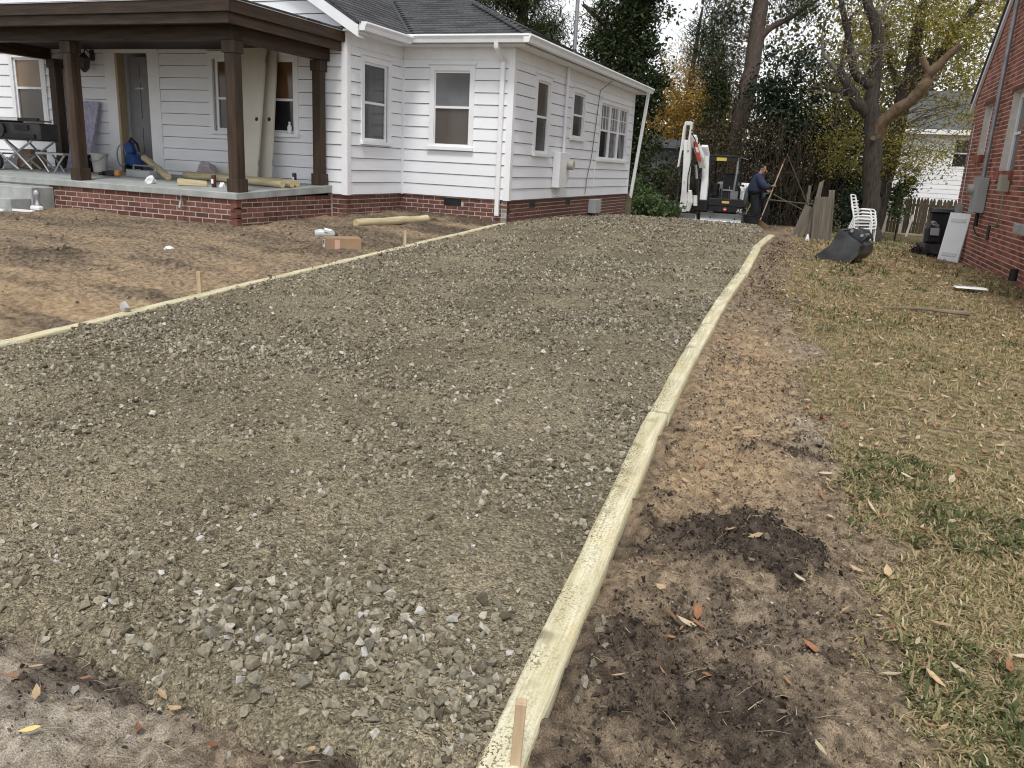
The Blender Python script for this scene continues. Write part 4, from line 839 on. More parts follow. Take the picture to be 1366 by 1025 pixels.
for k, (x0, y0, x1, y1, lb) in enumerate(((-7.45, 9.78, -9.6, 10.2, 'front'), (-7.4, 9.93, -9.7, 10.36, 'middle'), (-7.42, 10.08, -9.6, 10.5, 'back'))):
    post_log('round_post', (x0, y0, pz(y0) + .054), (x1, y1, pz(y1) + .054), .05, 'long treated post lying on the porch, %s of the three side by side' % lb, group='treated posts lying on the porch')
post_log('round_post', (-6.47, 10.12, g(-6.47, 10.12) + .05), (-6.06, 11.5, g(-6.06, 11.5) + .05), .06, 'pale round treated post lying on the bare yard near the house')
# split billet, cans, bottles, papers, tools on the slab
o = MB().hexa([(-.2, -.05, 0), (.2, -.04, 0), (.19, .06, 0), (-.2, .05, 0), (-.21, -.03, .09), (.19, -.02, .07), (.18, .03, .08), (-.19, .03, .1)]).build('wood_billet', LOGX, bevel=.012); o.location = (-8.48, 9.16, pz(9.16) + .001); o.rotation_euler = (0, 0, .55); label(o, 'short split billet of wood lying near the porch edge', 'wood')
def can(x, y, lab, m):
    t = PTS('drink_can', lab, 'can', x, y); MB().lathe((0, 0, 0), [(.026, 0), (.033, .012), (.033, .15), (.028, .165)], 12).build('can_body', m, t, smooth=True); MB().cyl((0, 0, .165), (0, 0, .169), .027, 12).build('can_lid', GREYM, t); MB().box(-.02, .02, -.035, -.0335, .05, .11).build('can_label', TRIM, t)
can(-8.15, 9.2, 'dark tall can standing by the wood billet near the middle post', mat('maroon_can', (.06, .015, .015), (.1, .03, .03), rough=.35)); can(-7.78, 10.5, 'dark can beside the base of the right porch post', mat('dark_can', (.03, .02, .02), (.06, .04, .04), rough=.35))
def crumple(name, x, y, z, s, m, lab, cat, seed, h=.6):
    r = np.random.default_rng(seed); bm = bmesh.new(); bmesh.ops.create_icosphere(bm, subdivisions=2, radius=1)
    for v in bm.verts: v.co *= 1 + r.uniform(-.28, .28); v.co.z = max(v.co.z, -.5) * h
    me = bpy.data.meshes.new(name); bm.to_mesh(me); bm.free(); me.materials.append(m); o = link(name, me); o.scale = s; o.location = (x, y, z + s[2] * .5 * h); o.rotation_euler = (0, 0, seed); return label(o, lab, cat)
BAG = mat('pinkish_bag', (.3, .25, .27), (.48, .42, .45), rough=.4, scale=8)
crumple('plastic_bag', -9.55, 10.62, pz(10.6), (.2, .12, .17), BAG, 'crumpled greyish pink plastic bag behind the posts on the porch', 'bag', 3, 1.)
crumple('crumpled_paper', -9.13, 9.05, pz(9.05), (.085, .06, .08), TRIM, 'white crumpled paper at the porch edge', 'paper', 5, 1.); crumple('crumpled_paper', -8.08, 9.28, pz(9.28), (.05, .04, .045), TRIM, 'small white crumpled paper behind the tall can', 'paper', 8, 1.)
t = PTS('nail_gun', 'orange and black power tool lying on the porch slab', 'tool', -10.5, 9.62, rz=.4); OR = mat('orange_plastic', (.4, .17, .04), (.55, .26, .08), rough=.45); MB().cbox((0, 0, .05), (.24, .08, .07)).build('tool_body', BLACK, t, bevel=.015); MB().cbox((.12, -.02, .06), (.08, .09, .09)).build('tool_head', OR, t, bevel=.015); MB().cbox((-.1, -.06, .045), (.06, .14, .05)).build('tool_grip', BLACK, t, bevel=.012)
t = PTS('tool_tray', 'grey open tool tray on the porch slab below the propped post', 'tray', -10.15, 9.95, rz=-.2); MB().box(-.3, .3, -.12, .12, 0, .02).box(-.3, -.28, -.12, .12, .021, .11).box(.28, .3, -.12, .12, .021, .11).box(-.279, .279, -.12, -.1, .021, .1).box(-.279, .279, .1, .12, .021, .1).build('tray_body', GREYBOX, t); MB().cyl((-.25, 0, .06), (.22, .03, .05), .015).build('pry_bar', BLACKM, t); MB().cbox((.1, -.04, .06), (.16, .06, .05)).build('battery_pack', BLACK, t); MB().tube([(-.29, 0, .1), (-.28, 0, .17), (.28, 0, .17), (.29, 0, .1)], .012, 6).build('tray_handle', GREYM, t)
t = PTS('extension_cord', 'thin red cord lying across the porch slab by the left post', 'cord', -10.9, 10.0); MB().tube([(-.5 + .12 * k, .12 * math.sin(k * 1.3), .008) for k in range(12)], .008, 5).build('cord_run', mat('red_cord', (.25, .06, .05), (.34, .1, .08)), t, smooth=True)
# yard
t = thing('cardboard_box', 'closed brown cardboard box lying on the bare yard', 'box', (-5.5, 8.34, g(-5.5, 8.34) - .005), .75); MB().box(-.23, .19, -.13, .13, 0, .16).build('box_body', CARD, t, bevel=.004)
MB().box(-.2305, .1905, -.02, .02, .16, .1615).build('packing_tape', mat('packing_tape', (.36, .24, .14), (.46, .33, .2), rough=.25), t); MB().box(-.232, -.2305, -.1, .06, .03, .14).build('shipping_label', TRIM, t)
for k in range(5): MB().box(-.2335, -.2322, -.07 + k * .02, -.062 + k * .02, .08, .13).build('label_bar', BLACK, t)
MB().box(-.12, -.06, -.1315, -.1302, .03, .14).build('tape_strip', mat('pink_tape', (.5, .3, .24), (.6, .4, .32)), t)
t = thing('crushed_bottle', 'crushed clear plastic bottle with black cap on the bare yard', 'bottle', (-6.15, 8.95, g(-6.15, 8.95)), .4); MB().tube([(-.14, 0, .05), (-.08, 0, .06), (.0, .01, .055), (.07, .0, .06), (.1, 0, .035)], [.05, .055, .042, .05, .02], 10).build('bottle_body', mat('clear_scuffed_plastic', (.42, .44, .43), (.62, .64, .63), rough=.2), t, smooth=True); MB().cyl((.1, 0, .035), (.14, 0, .04), .024).build('bottle_cap', BLACK, t); MB().cbox((.02, -.03, .1), (.09, .05, .03), (.3, .2, 0)).build('bottle_label', TRIM, t)
o = crumple('paper_scrap', -6.82, 6.95, g(-6.82, 6.95), (.07, .045, .04), TRIM, 'white paper scrap on the tan dirt of the yard', 'paper', 2, .7); crumple('paper_scrap', -9.9, 7.6, g(-9.9, 7.6), (.05, .04, .03), TRIM, 'tiny white scrap on the dirt in front of the porch', 'paper', 4, .7)
for k, (x, y, l_, rz, lab) in enumerate(((-11.3, 7.86, .22, .2, 'short'), (-10.85, 7.92, .4, .12, 'long'), (-10.42, 8.05, .36, .06, 'split'))):
    o = MB().cbox((0, 0, .018), (l_, .05, .03)).build('white_lath', TRIM, bevel=.003); o.location = (x, y, g(x, y) + .02); o.rotation_euler = (0, 0, rz); label(o, '%s white wood lath lying below the porch steps' % lab, 'wood')
t = thing('spray_can', 'dented white and grey spray can on its cap by the porch steps', 'can', (-10.45, 8.3, g(-10.45, 8.3) + .02)); MB().lathe((0, 0, 0), [(.05, 0), (.06, .05), (.03, .1), (.02, .16), (.045, .2), (.04, .26), (.02, .28)], 10).build('can_body', GREYM, t, smooth=True); crumple_o = MB().cbox((0, -.02, .03), (.17, .1, .07)).build('white_rag', TRIM, t, bevel=.02)
o = MB().hexa([(-.16, -.1, 0), (.18, -.08, 0), (.16, .1, 0), (-.17, .09, 0), (-.15, -.09, .012), (.17, -.07, .02), (.15, .09, .012), (-.16, .08, .006)]).build('paper_sheet', TRIM); o.location = (1.45, 11.1, g(1.45, 11.1) + .035); label(o, 'torn white paper lying flat on the lawn near the brick house', 'paper')
o = MB().tube([(-.42, -.02, .03), (-.2, .02, .035), (0, 0, .045), (.2, -.03, .04), (.42, .0, .03)], [.008, .013, .016, .02, .024], 7).build('fallen_branch', mat('grey_branch', (.13, .1, .075), (.24, .19, .14), rough=.9), smooth=True); o.location = (.82, 9.0, g(.82, 9.0)); o.rotation_euler = (0, 0, .2); label(o, 'grey fallen stick lying across the dry lawn', 'branch')

# ------------------------------------------------------------------ brick house on the right
bh_ = thing('brick_house', 'red brick house with white window frames at the right edge of the lawn', 'house', (1.88, 18.15, 0))
WB = Wall((1.88, 18.15), (.0462, -.9989), (-.9989, -.0462)); BL_ = 9.6; PK = 4.75; RK = .8
def BB(mb, name, m, parent=None, **k): return mb.build(name, m, parent or bh_, world=True, **k)
def rk(s): return 3.02 + RK * (min(s, BL_ - s) + .1)
ow = [(1.06, 1.74, 1.97, 2.86), (3.2, 4.2, 1.69, 2.9)]
RB = mat('house_brick', (.22, .07, .046), (.37, .135, .09), rough=.85, scale=9, island=.4, bump=.25, bscale=70)
core = MB()
cuts = [(-.0, ow[0][0], None), (ow[0][0], ow[0][1], ow[0]), (ow[0][1], ow[1][0], None), (ow[1][0], ow[1][1], ow[1]), (ow[1][1], BL_, None)]
for a, b, o_ in cuts:
    segs = [(-.3, rk(a), rk(b))] if o_ is None else [(-.3, o_[2], o_[2]), (o_[3], rk(a), rk(b))]
    for z0, za, zb in segs:
        pa = [(a, z0), (b, z0), (b, zb), (a, za)]
        if a < BL_ / 2 < b and z0 < 3: pa = [(a, z0), (b, z0), (b, zb), (BL_ / 2, rk(BL_ / 2)), (a, za)]
        core.prism([WB.p(u, -.006, z) for u, z in pa], -WB.n * .24)
core.prism([WB.p(0.002, -.25, -.3), WB.p(.002, -6, -.3), WB.p(.002, -6, 3.0), WB.p(.002, -.25, 3.0)], WB.u * .2)
wcore = BB(core, 'brick_wall', mat('pale_mortar', (.5, .46, .42), (.66, .62, .58), rough=.95, scale=10)); mb = MB(); ccore = BB(MB().prism([WB.p(.2, -.3, -.2), WB.p(BL_, -.3, -.2), WB.p(BL_, -.3, 3.0), WB.p(BL_ / 2, -.3, 6.6), WB.p(.2, -.3, 3.0)], -WB.n * 6), 'house_core', IN)
R = Matrix((WB.u, -WB.n, Vector((0, 0, 1)))).transposed().to_4x4()
z = -.2; r = 0
while z < rk(BL_ / 2):
    u = -(.1065 if r % 2 else 0.)
    while u < BL_ - .05:
        a, b = max(u, 0.), min(u + .203, BL_); um = (a + b) / 2
        if rk(um) > z + .06 and b - a > .03:
            parts = [(a, b)]
            for o_ in ow:
                if z + .05 > o_[2] and z < o_[3]: parts = [q for p0, p1 in parts for q in ((p0, min(p1, o_[0])), (max(p0, o_[1]), p1)) if q[1] - q[0] > .02]
            for a2, b2 in parts:
                M_ = Matrix.Translation(WB.p(a2, rnd.uniform(-.002, .002), z)) @ R @ Matrix.Diagonal(((b2 - a2) / .203, 1, 1, 1)); mb.poly([M_ @ Vector(v) for v in BRM.v[:8]], BRM.f[:5])
        u += .213
    z += .0695; r += 1
o = BB(mb, 'brickwork', RB, wcore); o['kind'] = 'stuff'
for k, (a, b, c, d) in enumerate(ow):
    mb = MB(); WB.box(mb, a + .002, a + .09, -.16, -.1, c + .05, d - .002); WB.box(mb, b - .09, b - .002, -.16, -.1, c + .05, d - .002); WB.box(mb, a + .09, b - .09, -.16, -.1, d - .09, d - .002); WB.box(mb, a + .09, b - .09, -.16, -.1, (c + d) / 2 - .02, (c + d) / 2 + .02); w_ = BB(mb, 'window', TRIM)
    BB(WB.box(MB(), a + .09, b - .09, -.155, -.13, c + .05, (c + d) / 2 - .02), 'glass_pane', P_DARK, w_); BB(WB.box(MB(), a + .09, b - .09, -.155, -.125, (c + d) / 2 + .02, d - .09), 'glass_pane', P_GREY2, w_)
    mb = MB(); nb_ = int((b - a + .1) / .075)
    for q in range(nb_): u = a - .05 + q * (b - a + .1) / nb_; WB.box(mb, u + .004, u + (b - a + .1) / nb_ - .004, -.16, .05, c - .075, c + .049)
    BB(mb, 'brick_sill', RB, w_); BB(WB.box(MB(), a - .1, b + .1, -.22, .006, d + .001, d + .07), 'lintel', mat('iron_lintel', (.1, .04, .03), (.16, .07, .05)), w_)
rf2 = MB()
for s_ in (0, 1):
    e = -.14 if s_ == 0 else BL_ + .14; ze = 3.02 + RK * -.04; zp = rk(BL_ / 2) + .02
    P_ = [WB.p(e, .075, ze), WB.p(BL_ / 2, .075, zp), WB.p(BL_ / 2, -6, zp), WB.p(e, -6, ze)]; rf2.prism(P_, (0, 0, .06))
broof = BB(rf2, 'roof', DECK)
tb = MB()
for s_ in (0, 1):
    e = -.2 if s_ == 0 else BL_ + .2; ze = 3.02 + RK * -.1; zp = rk(BL_ / 2)
    P_ = [WB.p(e, .008, ze - .13), WB.p(BL_ / 2, .008, zp - .15), WB.p(BL_ / 2, .008, zp + .0), WB.p(e, .008, ze + .0)]; tb.prism(P_, WB.n * .04)
BB(tb, 'rake_board', TRIM, broof)
m_ = BB(WB.box(MB(), 2.3, 2.72, 0.004, .17, 1.08, 1.64), 'meter_box', GREYBOX, bevel=.01); BB(MB().cyl(WB.p(2.42, .171, 1.45), WB.p(2.42, .26, 1.45), .085, 14), 'meter_dial', mat('meter_glass', (.3, .3, .3)), m_, smooth=True); BB(MB().cyl(WB.p(2.6, .07, 1.08), WB.p(2.6, .06, .86), .03).tube([WB.p(2.55, .08, 1.08), WB.p(2.6, .09, .85), WB.p(2.75, .07, .76), WB.p(2.85, .03, .72)], .012, 5), 'meter_cable', BLACK, m_, smooth=True)
BB(MB().cyl(WB.p(2.5, .07, 1.64), WB.p(2.5, .07, 4.6), .034), 'conduit', GALV, smooth=True)
BB(WB.box(MB(), 4.02, 4.22, .006, .13, 1.44, 1.68), 'junction_box', mat('tan_box', (.32, .3, .24), (.42, .4, .33)), bevel=.008); BB(MB().tube([WB.p(4.1, .05, 1.44), WB.p(4.1, .03, 1.1), WB.p(3.98, .03, .95), WB.p(3.6, .03, .94)], .01, 5), 'wall_cable', GREYM, smooth=True)
BB(WB.box(MB(), 3.3, 3.46, -.004, .014, .7, .92), 'wall_vent', BLACK); BB(WB.box(MB(), 5.55, 6.6, -.1, .13, .93, 1.06), 'stone_ledge', CONC, bevel=.01)
BB(WB.box(MB(), .52, .78, .004, .1, 1.0, 1.16), 'hose_bracket', GREYM); BB(MB().tube([WB.p(.45, .03, 2.6), WB.p(.5, .03, 1.9), WB.p(.62, .03, 1.15)], .008, 5), 'wall_cable', GREYM, smooth=True)
BB(MB().cyl(WB.p(5.95, .1, .35), WB.p(5.95, .1, .5), .05), 'drain_pipe', BLACK)
# shutter leaning on the brick wall
t = thing('window_shutter', 'white panelled shutter leaning against the red brick wall', 'shutter', (1.72, 16.55, g(1.72, 16.55) + .01), -.72)
S_ = MB().box(-.2, .2, 0, .03, 0, .86).build('shutter_board', TRIM, t); S_.rotation_euler = (-.16, 0, 0)
for z0, z1 in ((.1, .16), (.7, .76)): q = MB().box(-.14, .14, -.012, -.001, z0, z1).build('shutter_rail', mat('shutter_rail', (.6, .61, .63), (.7, .71, .73)), t); q.rotation_euler = (-.16, 0, 0)
# wheelie bin, mower, purple plant
t = thing('wheelie_bin', 'tall black wheelie bin behind the corner of the brick house', 'bin', (1.78, 18.62, g(1.78, 18.62)))
MB().hexa([(-.23, -.24, .06), (.23, -.24, .06), (.23, .26, .06), (-.23, .26, .06), (-.29, -.3, .9), (.29, -.3, .9), (.29, .32, .9), (-.29, .32, .9)]).build('bin_body', BLACK, t, bevel=.02); MB().hexa([(-.32, -.35, .902), (.32, -.35, .902), (.32, .36, .902), (-.32, .36, .902), (-.29, -.3, .97), (.29, -.3, .97), (.29, .33, .98), (-.29, .33, .98)]).build('bin_lid', BLACK, t, bevel=.01)
for s_ in (-1, 1): MB().cyl((s_ * .26, .3, .1), (s_ * .2, .3, .1), .1, 14).build('bin_wheel', BLACK, t)
MB().cyl((-.25, .37, .86), (.25, .37, .86), .018, 8).build('bin_handle', BLACK, t)
t = thing('push_mower', 'black push mower with grey top panel standing before the bin', 'mower', (1.52, 17.95, g(1.52, 17.95)), .3)
MB().hexa([(-.2, -.18, .07), (.2, -.18, .07), (.2, .22, .07), (-.2, .22, .07), (-.15, -.12, .27), (.15, -.12, .27), (.15, .18, .27), (-.15, .18, .27)]).build('mower_deck', BLACKM, t, bevel=.02); MB().cbox((0, -.02, .42), (.26, .16, .3), (-.15, 0, 0)).build('grass_box', BLACK, t, bevel=.03); MB().cbox((0, -.115, .5), (.16, .015, .14), (-.15, 0, 0)).build('top_panel', GREYBOX, t)
for x in (-.2, .2):
    for y in (-.17, .2): MB().cyl((x - .02, y, .08), (x + .02, y, .08), .08, 12).build('mower_wheel', BLACK, t)
MB().tube([(-.12, .1, .3), (-.1, .16, .62), (.1, .16, .62), (.12, .1, .3)], .011, 6).build('mower_handle', GREYM, t, smooth=True); MB().cbox((.03, -.05, .62), (.1, .06, .06), (0, .5, .3)).cbox((-.03, -.06, .67), (.12, .05, .04), (.4, 0, .8)).build('throttle_lever', GREYM, t)
FL = ramp_island('purple_foliage', [(0, (.02, .012, .018)), (.5, (.045, .018, .04)), (.85, (.09, .03, .09)), (1, (.05, .08, .03))])
LQ = [(np.array([(-.5, 0, 0), (0, -.24, .06), (.5, 0, 0), (0, .24, .06)]), [(0, 1, 2, 3)]), (np.array([(-.5, 0, .08), (0, -.3, 0), (.5, 0, -.04), (0, .3, .03)]), [(0, 1, 2, 3)])]
def leaf_cloud(centers, n_each, rad, size, m, name, off=None, flat=.8):
    c = np.repeat(np.asarray(centers), n_each, 0); k = len(c); rad_ = np.repeat(np.broadcast_to(rad, (len(centers),)), n_each)
    P = c + nrg.normal(size=(k, 3)) * rad_[:, None] * np.array([.5, .5, .5 * flat]); S = size * nrg.uniform(.55, 1.35, k)
    return link(name, merged(name, LQ, P, nrg.uniform(-1.2, 1.2, (k, 3)) + np.array([0, 0, 1]) * nrg.uniform(0, 6.28, (k, 1)), S, m, off=off))
t = thing('purple_plant', 'low purple leafed plant by the mower wheels', 'plant', (1.32, 17.75, g(1.32, 17.75))); o = leaf_cloud([(0, 0, .12), (.08, .03, .1), (-.06, 0, .1)], 70, .14, .05, FL, 'plant_leaves'); o.parent = t; MB().cyl((0, 0, -.02), (0, 0, .12), .012, 6).build('plant_stem', mat('stem', (.08, .06, .04)), t)

# ------------------------------------------------------------------ excavator bucket, boards, chairs, fence
t = thing('excavator_bucket', 'dark scuffed excavator bucket lying on its side on the lawn edge', 'bucket', (-.08, 12.05, g(-.08, 12.05) - .01), -.3)
BK = mat('scuffed_black_steel', (.022, .024, .027), (.1, .103, .108), rough=.55, scale=4, bump=.1, bscale=30, contrast=1.2)
pf = [(-.36, .0), (-.1, -.0), (.06, .005), (.2, .05), (.275, .14), (.27, .25), (.2, .31), (.1, .36), (.0, .43)]
sh = MB(); D_ = .62
for (x0, z0), (x1, z1) in zip(pf, pf[1:]):
    d = Vector((x1 - x0, 0, z1 - z0)).normalized(); nn = Vector((-d.z, 0, d.x)) * .018
    sh.hexa([(x0, .02, z0), (x1, .02, z1), (x1, D_ - .02, z1), (x0, D_ - .02, z0), (x0 + nn.x, .02, z0 + nn.z), (x1 + nn.x, .02, z1 + nn.z), (x1 + nn.x, D_ - .02, z1 + nn.z), (x0 + nn.x, D_ - .02, z0 + nn.z)])
sh.build('bucket_shell', BK, t)
for y in (0, D_ - .018): MB().prism([(x, y, z) for x, z in pf] + [(-.04, y, .415), (-.12, y, .22), (-.3, y, .06)], (0, .018, 0)).build('side_plate', BK, t)
MB().box(-.42, -.3, .02, D_ - .02, -.012, .012).build('cutting_edge', GREYM, t)
for y in (.16, .42): MB().prism([(.04, y, .40), (.24, y, .30), (.3, y, .36), (.24, y, .44), (.1, y, .47)], (0, .03, 0)).build('hanger_ear', BK, t)
for x, z in ((.1, .43), (.24, .38)): MB().cyl((x, .14, z), (x, .48, z), .022, 8).build('pin', GREYM, t)
MB().box(-.06, .02, .05, D_ - .05, .4, .44).build('top_bar', BK, t)
OLD = mat('weathered_grey_board', (.1, .088, .07), (.25, .22, .175), rough=.9, scale=3, stretch=(9, 9, .6), bump=.3, bscale=18, rndv=.15)
def old_board(x, y, w_, h_, th, tilt, rz, lab, lean=0., tip=0.):
    o = MB().hexa([(-w_ / 2, 0, 0), (w_ / 2, 0, 0), (w_ / 2, th, 0), (-w_ / 2, th, 0), (-w_ / 2 + tip, 0, h_ - tip), (w_ / 2, 0, h_), (w_ / 2, th, h_), (-w_ / 2 + tip, th, h_ - tip)]).build('old_board', OLD, bevel=.004); o.location = (x, y, g(x, y) - .03); o.rotation_euler = (tilt, lean, rz); label(o, lab, 'board')
old_board(-.46, 16.5, .3, .83, .04, 0, .15, 'broad weathered board standing upright behind the bucket', -.04)
old_board(-.66, 16.62, .13, 1.12, .03, 0, .2, 'tall pointed weathered board leaning behind the broad one', .06, .06)
old_board(-.86, 16.55, .22, .62, .03, 0, .5, 'short grey board slanting against the left of the other boards', .3)
old_board(-.3, 16.72, .1, .98, .09, 0, .1, 'thick brown old post beside the boards behind the bucket', -.07)
def pole(a, b, r, lab, m=None): o = MB().cyl((0, 0, 0), Vector(b) - Vector(a), r, 6).build('thin_pole', m or OLD, smooth=True); o.location = a; label(o, lab, 'pole')
pole((-1.62, 18, 1.02), (-.68, 17.6, .99), .014, 'thin grey rail running from the workers to the old boards', mat('dark_grey_pole', (.07, .058, .046), (.12, .1, .082))); pole((-1.38, 18.4, 1.95), (-.78, 17.2, .98), .013, 'thin dark pole slanting down to the old boards', mat('dark_bark_pole', (.025, .018, .013), (.055, .042, .032))); pole((-1.55, 18.5, 1.12), (-.72, 17.6, .8), .013, 'lower grey pole sloping towards the old boards', mat('dark_grey_pole', (.07, .058, .046), (.12, .1, .082)))
for x, y in ((-.8, 17.4),): o = MB().cyl((0, 0, 0), (0, 0, 1.0), .03, 7).build('rail_post', OLD); o.location = (x, y, g(x, y) - .02); label(o, 'short post holding the thin rails beside the boards', 'post')
o = MB().lathe((0, 0, 0), [(.03, 0), (.035, .06), (.02, .1), (.012, .13)], 8).build('white_bottle', TRIM, smooth=True); o.location = (-.62, 15.2, g(-.62, 15.2)); label(o, 'small white bottle on the soil beside the bucket', 'bottle')
# stacked garden chairs
CH = mat('white_chair', (.72, .73, .74), (.82, .83, .84), rough=.4)
def chair_proto():
    t = thing('garden_chair', 'x', 'chair')
    for y in (-.27, .27):
        MB().tube([(.28, y, 0), (.27, y, .3), (.26, y, .56), (.2, y, .62), (-.12, y, .62), (-.2, y, .58)], .019, 7).build('front_leg_arm', CH, t, smooth=True)
        MB().tube([(-.3, y, 0), (-.2, y, .36), (-.24, y, .62), (-.36, y, .98)], .019, 7).build('rear_leg', CH, t, smooth=True); MB().tube([(.27, y, .37), (-.2, y, .34)], .016, 6).build('seat_rail', CH, t, smooth=True)
    MB().tube([(-.36, -.27, .98), (-.375, -.2, 1.0), (-.375, .2, 1.0), (-.36, .27, .98)], .019, 7).build('back_top', CH, t, smooth=True); MB().tube([(.27, -.27, .37), (.275, .27, .37)], .016, 6).build('seat_front', CH, t, smooth=True)
    for k in range(6): x = -.14 + k * .075; MB().box(x - .025, x + .025, -.27, .27, .362 + .004 * k, .374 + .004 * k).build('seat_slat', CH, t)
    for k in range(3): z = .52 + k * .16; MB().cbox((-.21 - .14 * (z - .48), 0, z), (.01, .54, .025), (0, -.32, 0)).build('back_slat', CH, t)
    return t
cb = chair_proto(); labs = ['bottom white chair of the stack under the big tree', 'second white chair from the bottom of the stack', 'third white chair up in the stack of garden chairs', 'topmost white garden chair of the stack by the big tree']
for k in range(4):
    c = cb if k == 0 else dup(cb); c.location = (.42 - .02 * k, 25.9 + .012 * k, g(.42, 25.9) + .09 * k); c.rotation_euler = (.0, 0, -.22); label(c, labs[k], 'chair', 'stacked white garden chairs')
# picket fence
FW = mat('weathered_picket', (.045, .034, .024), (.12, .092, .066), rough=.9, scale=4, stretch=(8, 8, 1), bump=.2, rndv=.25); FWW = mat('pale_picket', (.45, .42, .38), (.6, .57, .52), rough=.85, scale=4)
t = thing('picket_fence', 'weathered brown picket fence with two pale pickets before the white house', 'fence', (1.0, 33.2, g(1, 33.2)), .03)
pk = MB().prism([(-.05, 0, .04), (.05, 0, .04), (.05, 0, 1.2), (.02, 0, 1.3), (-.02, 0, 1.3), (-.05, 0, 1.2)], (0, .02, 0)); pk_me = pk.mesh('picket_shape'); pk_me.materials.append(FW); pk_me2 = pk_me.copy(); pk_me2.materials[0] = FWW
for k in range(62): inst('picket', pk_me2 if k in (7, 2) else pk_me, t, Matrix.Translation((k * .108, 0, rnd.uniform(-.02, .02))) @ Matrix.Rotation(rnd.uniform(-.02, .02), 4, 'Y'))
for z in (.35, 1.0): MB().box(-.1, 6.7, .021, .06, z, z + .09).build('fence_rail', FW, t)
for k in range(4): MB().box(.1 + k * 2.1, .2 + k * 2.1, .061, .16, -.2, 1.25).build('fence_post', FW, t)
o = MB().hexa([(-.04, 0, 0), (.04, 0, 0), (.04, .03, 0), (-.04, .03, 0), (.12, .3, 1.15), (.2, .3, 1.15), (.2, .33, 1.15), (.12, .33, 1.15)]).build('pale_board', FWW); o.location = (1.15, 32.6, g(1.15, 32.6)); label(o, 'pale narrow board leaning on the left end of the picket fence', 'board')
o = MB().hexa([(-.04, 0, 0), (.04, 0, 0), (.04, .03, 0), (-.04, .03, 0), (.1, .35, .8), (.18, .35, .8), (.18, .38, .8), (.1, .38, .8)]).build('pale_board', FWW); o.location = (1.95, 32.6, g(1.95, 32.6)); label(o, 'short pale board leaning on the middle of the picket fence', 'board')

# ------------------------------------------------------------------ houses far behind
fh = thing('far_white_house', 'white sided house with grey roof behind the picket fence', 'house', (6, 45, -.4)); WF = Wall((0, 42), (1, 0), (0, -1))
FB = lambda mb, n_, m, p=None, **k: mb.build(n_, m, p or fh, world=True, **k)
FB(MB().box(1.6, 11, 42.03, 49, -.4, 3.75), 'wall_core', TRIM)
z = .1
while z < 3.6: FB(WF.box(MB(), 1.55, 11.02, -.03, .03, z, z + .185), 'siding_plank', WHITE); z += .2
FB(MB().prism([(1.3, 41.6, 3.72), (1.3, 45.5, 5.75), (1.3, 49.4, 3.72)], (10, 0, 0)), 'roof', mat('grey_far_roof', (.075, .08, .085), (.13, .135, .14), rough=.9, scale=3)); FB(MB().box(1.28, 11.3, 41.5, 41.62, 3.6, 3.8), 'gutter', METALW)
def far_window(a, b, c, d):
    w_ = FB(WF.box(MB(), a, b, .0, .05, c, d), 'window', TRIM); zm = (c + d) / 2; FB(WF.box(MB(), a + .1, b - .1, .051, .06, c + .1, zm - .03), 'glass_pane', P_DARK, w_); FB(WF.box(MB(), a + .1, b - .1, .051, .06, zm + .03, d - .1), 'glass_pane', P_GREY2, w_)
far_window(3.75, 4.6, 2.2, 3.5); far_window(6.5, 7.4, 1.6, 3.1)
sh_ = thing('grey_shed', 'low blue grey shed wall behind the shrubs left of the excavator', 'shed', (-7.5, 36, -.2)); MB().box(-1.6, 1.6, 0, 2, 0, 2.6).build('shed_wall', mat('blue_grey_wall', (.13, .15, .18), (.18, .2, .235), rough=.8, scale=2), sh_); MB().prism([(-1.8, -.3, 2.6), (-1.8, 1, 3.0), (-1.8, 2.3, 2.6)], (3.6, 0, 0)).build('shed_roof', DECK, sh_)

# ------------------------------------------------------------------ mini excavator
EXW = mat('excavator_white', (.6, .6, .59), (.75, .75, .74), rough=.4, scale=3); EXB = mat('excavator_black', (.01, .01, .011), (.028, .028, .03), rough=.5, scale=4); STEEL = mat('worn_blade_steel', (.3, .32, .35), (.55, .57, .6), rough=.4, metal=.35, scale=3, stretch=(1, 1, 5))
ex = thing('mini_excavator', 'white and black mini excavator with raised arm and steel dozer blade facing the gravel', 'excavator', (-3.6, 26.6, g(-3.6, 26.6)))
def XB(mb, n_, m, p=None, **k): return mb.build(n_, m, p or ex, world=True, **k)
def curved_plate(x0, x1, y, z0, z1, depth):
    pr = []
    for k in range(7): t_ = k / 6; pr.append((y + depth * math.sin(PI * t_) - .02, z0 + (z1 - z0) * t_))
    return [(x0, a, b) for a, b in pr] + [(x0, a + .035, b) for a, b in pr[::-1]]
bl_ = XB(MB().prism(curved_plate(-4.27, -2.93, 26.05, -.02, .31, .09), (1.34, 0, 0)), 'dozer_blade', STEEL); XB(MB().box(-4.26, -2.94, 26.02, 26.05, -.025, .03), 'blade_edge', GREYM, bl_)
XB(MB().bar((-4.0, 26.12, .15), (-3.9, 27.0, .3), .1).bar((-3.2, 26.12, .15), (-3.3, 27.0, .3), .1), 'blade_arm', EXB)
gb = XB(MB().prism(curved_plate(-5.24, -4.3, 25.5, .0, .27, .12), (.94, 0, 0)), 'grading_bucket', STEEL); XB(MB().prism([(-5.24, 25.48, .02), (-5.24, 25.75, .06), (-5.24, 25.52, .26)], (.02, 0, 0)), 'bucket_side', STEEL, gb); XB(MB().prism([(-4.32, 25.48, .02), (-4.32, 25.75, .06), (-4.32, 25.52, .26)], (.02, 0, 0)), 'bucket_side', STEEL, gb)
